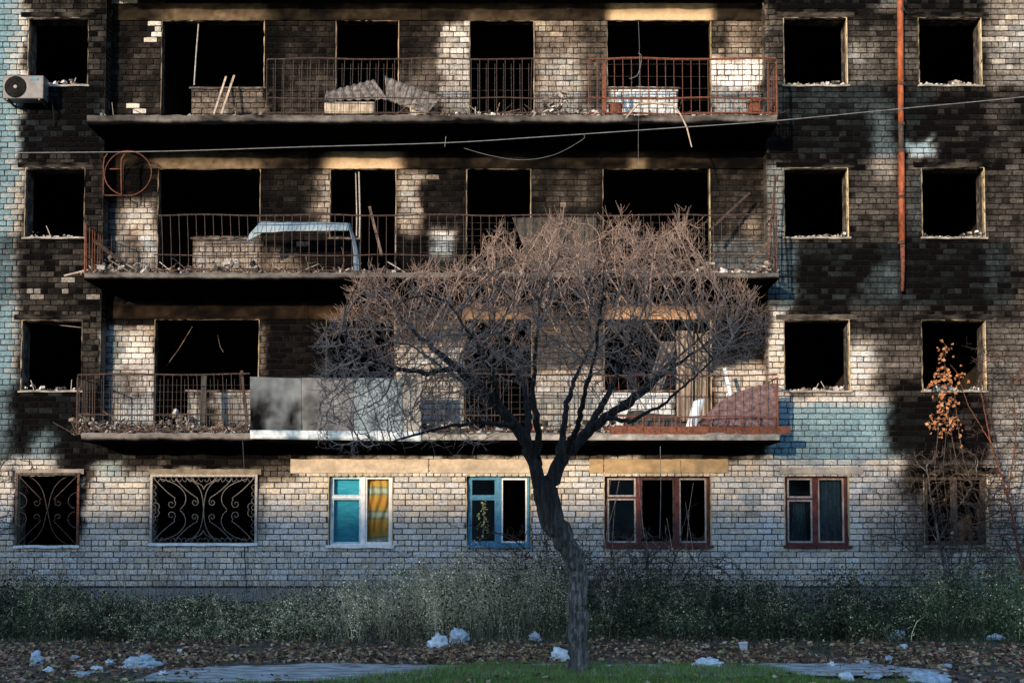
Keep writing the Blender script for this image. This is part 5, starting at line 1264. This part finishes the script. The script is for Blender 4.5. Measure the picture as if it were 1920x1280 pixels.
# tall dead docks as single plants
for k, (px_, top, lb) in enumerate(((795, 1052, 'tall dark dead dock stalk, left one of two, in front of the pale plinth'), (836, 1062, 'dark dead dock stalk right of the tallest one below the blue window'), (865, 1075, 'olive bushy weed stalk beside the dark dead docks'), (1600, 1085, 'lone rusty seed stalk below the red two-part window'))):
    Y = -1.3; p = at(px_, 1150, Y); p.z = 0; o = tag(empty('dock_plant', tuple(p)), lb, 'weed'); tz = at(px_, top, Y).z; m = MB(); m.tube([(0, 0, 0), (.01, 0, tz * .5), (-.01, 0, tz)], [.008, .006, .003], 5); m.build('stem', M['twig'], o)
    m = MB()
    for _ in range(230): t = pr.uniform(.35, 1); leaf_geo(m, (pr.gauss(0, .045), pr.gauss(0, .045), tz * t), pr.uniform(.015, .035), [(.06, .025, .018), (.06, .025, .018), (.13, .13, .04), (.16, .08, .04)][k], pr)
    m.build('seed_head', M['leaf'], o)['kind'] = 'stuff'

# ---------------------------------------------------------------- litter: plastic bags, cup, rags
def bag(px, py, w_px, h_px, mat, label, cat='plastic bag', seed=0, flat=1.0, spiky=.35):
    # distance from where its foot meets the ground
    v = (CY - py) / FPX; t = -CAM_H / (ST + v * CT) if (ST + v * CT) < 0 else 20; Y = t * (CT - v * ST) - CAM_D
    dist = Y + CAM_D; c = at(px, py, Y); w_ = .86 * w_px / FPX * dist; h = .8 * h_px / FPX * dist
    import bmesh
    bm = bmesh.new(); bmesh.ops.create_icosphere(bm, subdivisions=4, radius=.5)
    for vv in bm.verts:
        p = vv.co.copy(); q = p * 2.2 + Vector((seed * 7.3, seed, 0)); r = .72 + .5 * mnoise.noise(q * .8) + .75 * abs(mnoise.noise(q * 1.6)) + .35 * abs(mnoise.noise(q * 3.9)) + .12 * mnoise.noise(q * 9)
        p = p * r; p.z = p.z if p.z > -.25 else -.25 + (p.z + .25) * .1
        vv.co = Vector((p.x * w_, p.y * w_ * .8, (p.z + .25) * h * 1.3))
    me = bpy.data.meshes.new('plastic_bag'); bm.to_mesh(me); bm.free(); me.materials.append(M[mat]); me.polygons.foreach_set('use_smooth', [True] * len(me.polygons))
    o = bpy.data.objects.new(cat.replace(' ', '_'), me); COL.objects.link(o); o.location = (c.x, Y, .01); return tag(o, label, cat)
bag(264, 1252, 62, 26, 'bag', 'large flat pale blue plastic bag among the leaves at lower left', seed=1)
bag(68, 1248, 28, 30, 'bag', 'upright bluish plastic bag near the lower left corner', seed=2)
bag(822, 1218, 46, 34, 'bag_white', 'left of two pale bags lying together against the weeds', seed=3)
bag(862, 1207, 38, 32, 'bag', 'right, rounder of two pale bags lying together against the weeds', seed=4)
bag(1003, 1202, 24, 22, 'bag', 'single faint bag half hidden in weeds left of the trunk', seed=5)
bag(1052, 1240, 40, 26, 'bag_white', 'pointed white bag touching the left side of the tree trunk', seed=6)
bag(1328, 1252, 60, 20, 'bag_white', 'flat white polystyrene-like bag at the grass edge right of the trunk', seed=7)
bag(1683, 1200, 30, 22, 'bag_white', 'white crumpled bag in green weeds below the sooty wall', seed=8)
bag(1694, 1218, 18, 12, 'bag_white', 'small white scrap just below the crumpled bag in green weeds', 'plastic scrap', seed=9)
bag(1866, 1200, 32, 14, 'bag', 'low pale bag at the right in the green weeds', seed=10)
bag(1884, 1186, 18, 14, 'bag_white', 'small white bag highest at the right in the green weeds', seed=11)
bag(1735, 1288, 82, 34, 'bag', 'big pale rag heap cut by the bottom edge at right', 'rag', seed=12)
bag(1587, 1278, 26, 22, 'bag_white', 'bright white crumpled bag at the bottom edge', seed=13)
bag(1620, 1248, 20, 11, 'bag', 'translucent shallow container lying on the right path', 'container', seed=14)
bag(1560, 1252, 18, 14, 'bag_white', 'small white bag at the left end of the right path', seed=15)
bag(1665, 1245, 14, 16, 'bag', 'small bluish bottle-like scrap in leaves at right', 'plastic scrap', seed=16)
bag(1776, 1252, 16, 9, 'bag', 'tiny pale scrap in the leaves below the far right window', 'plastic scrap', seed=17)
bag(305, 1268, 18, 12, 'bag_white', 'small bright white scrap right of the large blue bag', 'plastic scrap', seed=18)
bag(180, 1258, 24, 12, 'bag_white', 'white crumpled scrap left of the large blue bag', 'plastic scrap', seed=19)
bag(204, 1248, 22, 12, 'bag_white', 'slanting white scrap nearest the large blue bag', 'plastic scrap', seed=20)
bag(156, 1268, 30, 10, 'bag', 'long flat bluish scrap below the white scraps at lower left', 'plastic scrap', seed=21)
bag(92, 1262, 22, 12, 'bag_white', 'white knotted scrap near the lower left corner', 'plastic scrap', seed=22)
bag(140, 1238, 18, 12, 'bag', 'pale blue bag bit in the dark weeds at lower left', 'plastic scrap', seed=23)
bag(336, 1228, 10, 14, 'bag_white', 'tiny upright white scrap in the leaves at left', 'plastic scrap', seed=24)
bag(1636, 1272, 34, 9, 'bag', 'flat lilac-blue scrap on the ground beside the bright white bag', 'plastic scrap', seed=25)
# cup
c = at(1385, 1228, -7.0); cu = tag(empty('paper_cup', (c.x, -7.4, .02)), 'white cup with a rim standing tilted in the dead leaves right of the trunk', 'cup')
m = MB(); m.tube([(0, 0, 0), (0, 0, .12)], [.042, .055], 16, cap=False); m.tube([(0, 0, .004), (0, 0, .006)], .041, 16); m.build('body', M['paint_white'], cu, True)
m = MB(); m.tube([(0, 0, .118), (0, 0, .13)], .06, 16); m.build('rim', M['paint_white'], cu, True); cu.rotation_euler = (.1, -.12, 0)

# ---------------------------------------------------------------- unseen block added across the yard to shade the ground floor
ac2 = tag(empty('added_shade_block', (-20, -56, -.35)), 'long four-storey block added across the yard, out of the picture, to shade the ground floor', 'apartment building')
m = MB(); m.box(-68, 68, -6, 6, 0, 12.2); m.build('wall', M['concrete'], ac2)
m = MB(); m.add([(-69, -7, 12.2), (69, -7, 12.2), (69, 7, 12.2), (-69, 7, 12.2), (-68, 0, 13.4), (68, 0, 13.4)], [(0, 1, 5, 4), (2, 3, 4, 5), (1, 2, 5), (3, 0, 4), (3, 2, 1, 0)]); m.build('roof', M['concrete_burnt'], ac2)
proto = None
for f_ in range(4):
    for i in range(31):
        x = -64 + i * 4.2
        if proto is None: m = MB(); m.box(-.8, .8, 0, .06, 0, 1.4); proto = m.build('window', M['black'], ac2); proto.location = (x, 6, 1.2 + f_ * 2.9)
        else: link_copy(proto, ac2, (x, 6, 1.2 + f_ * 2.9))
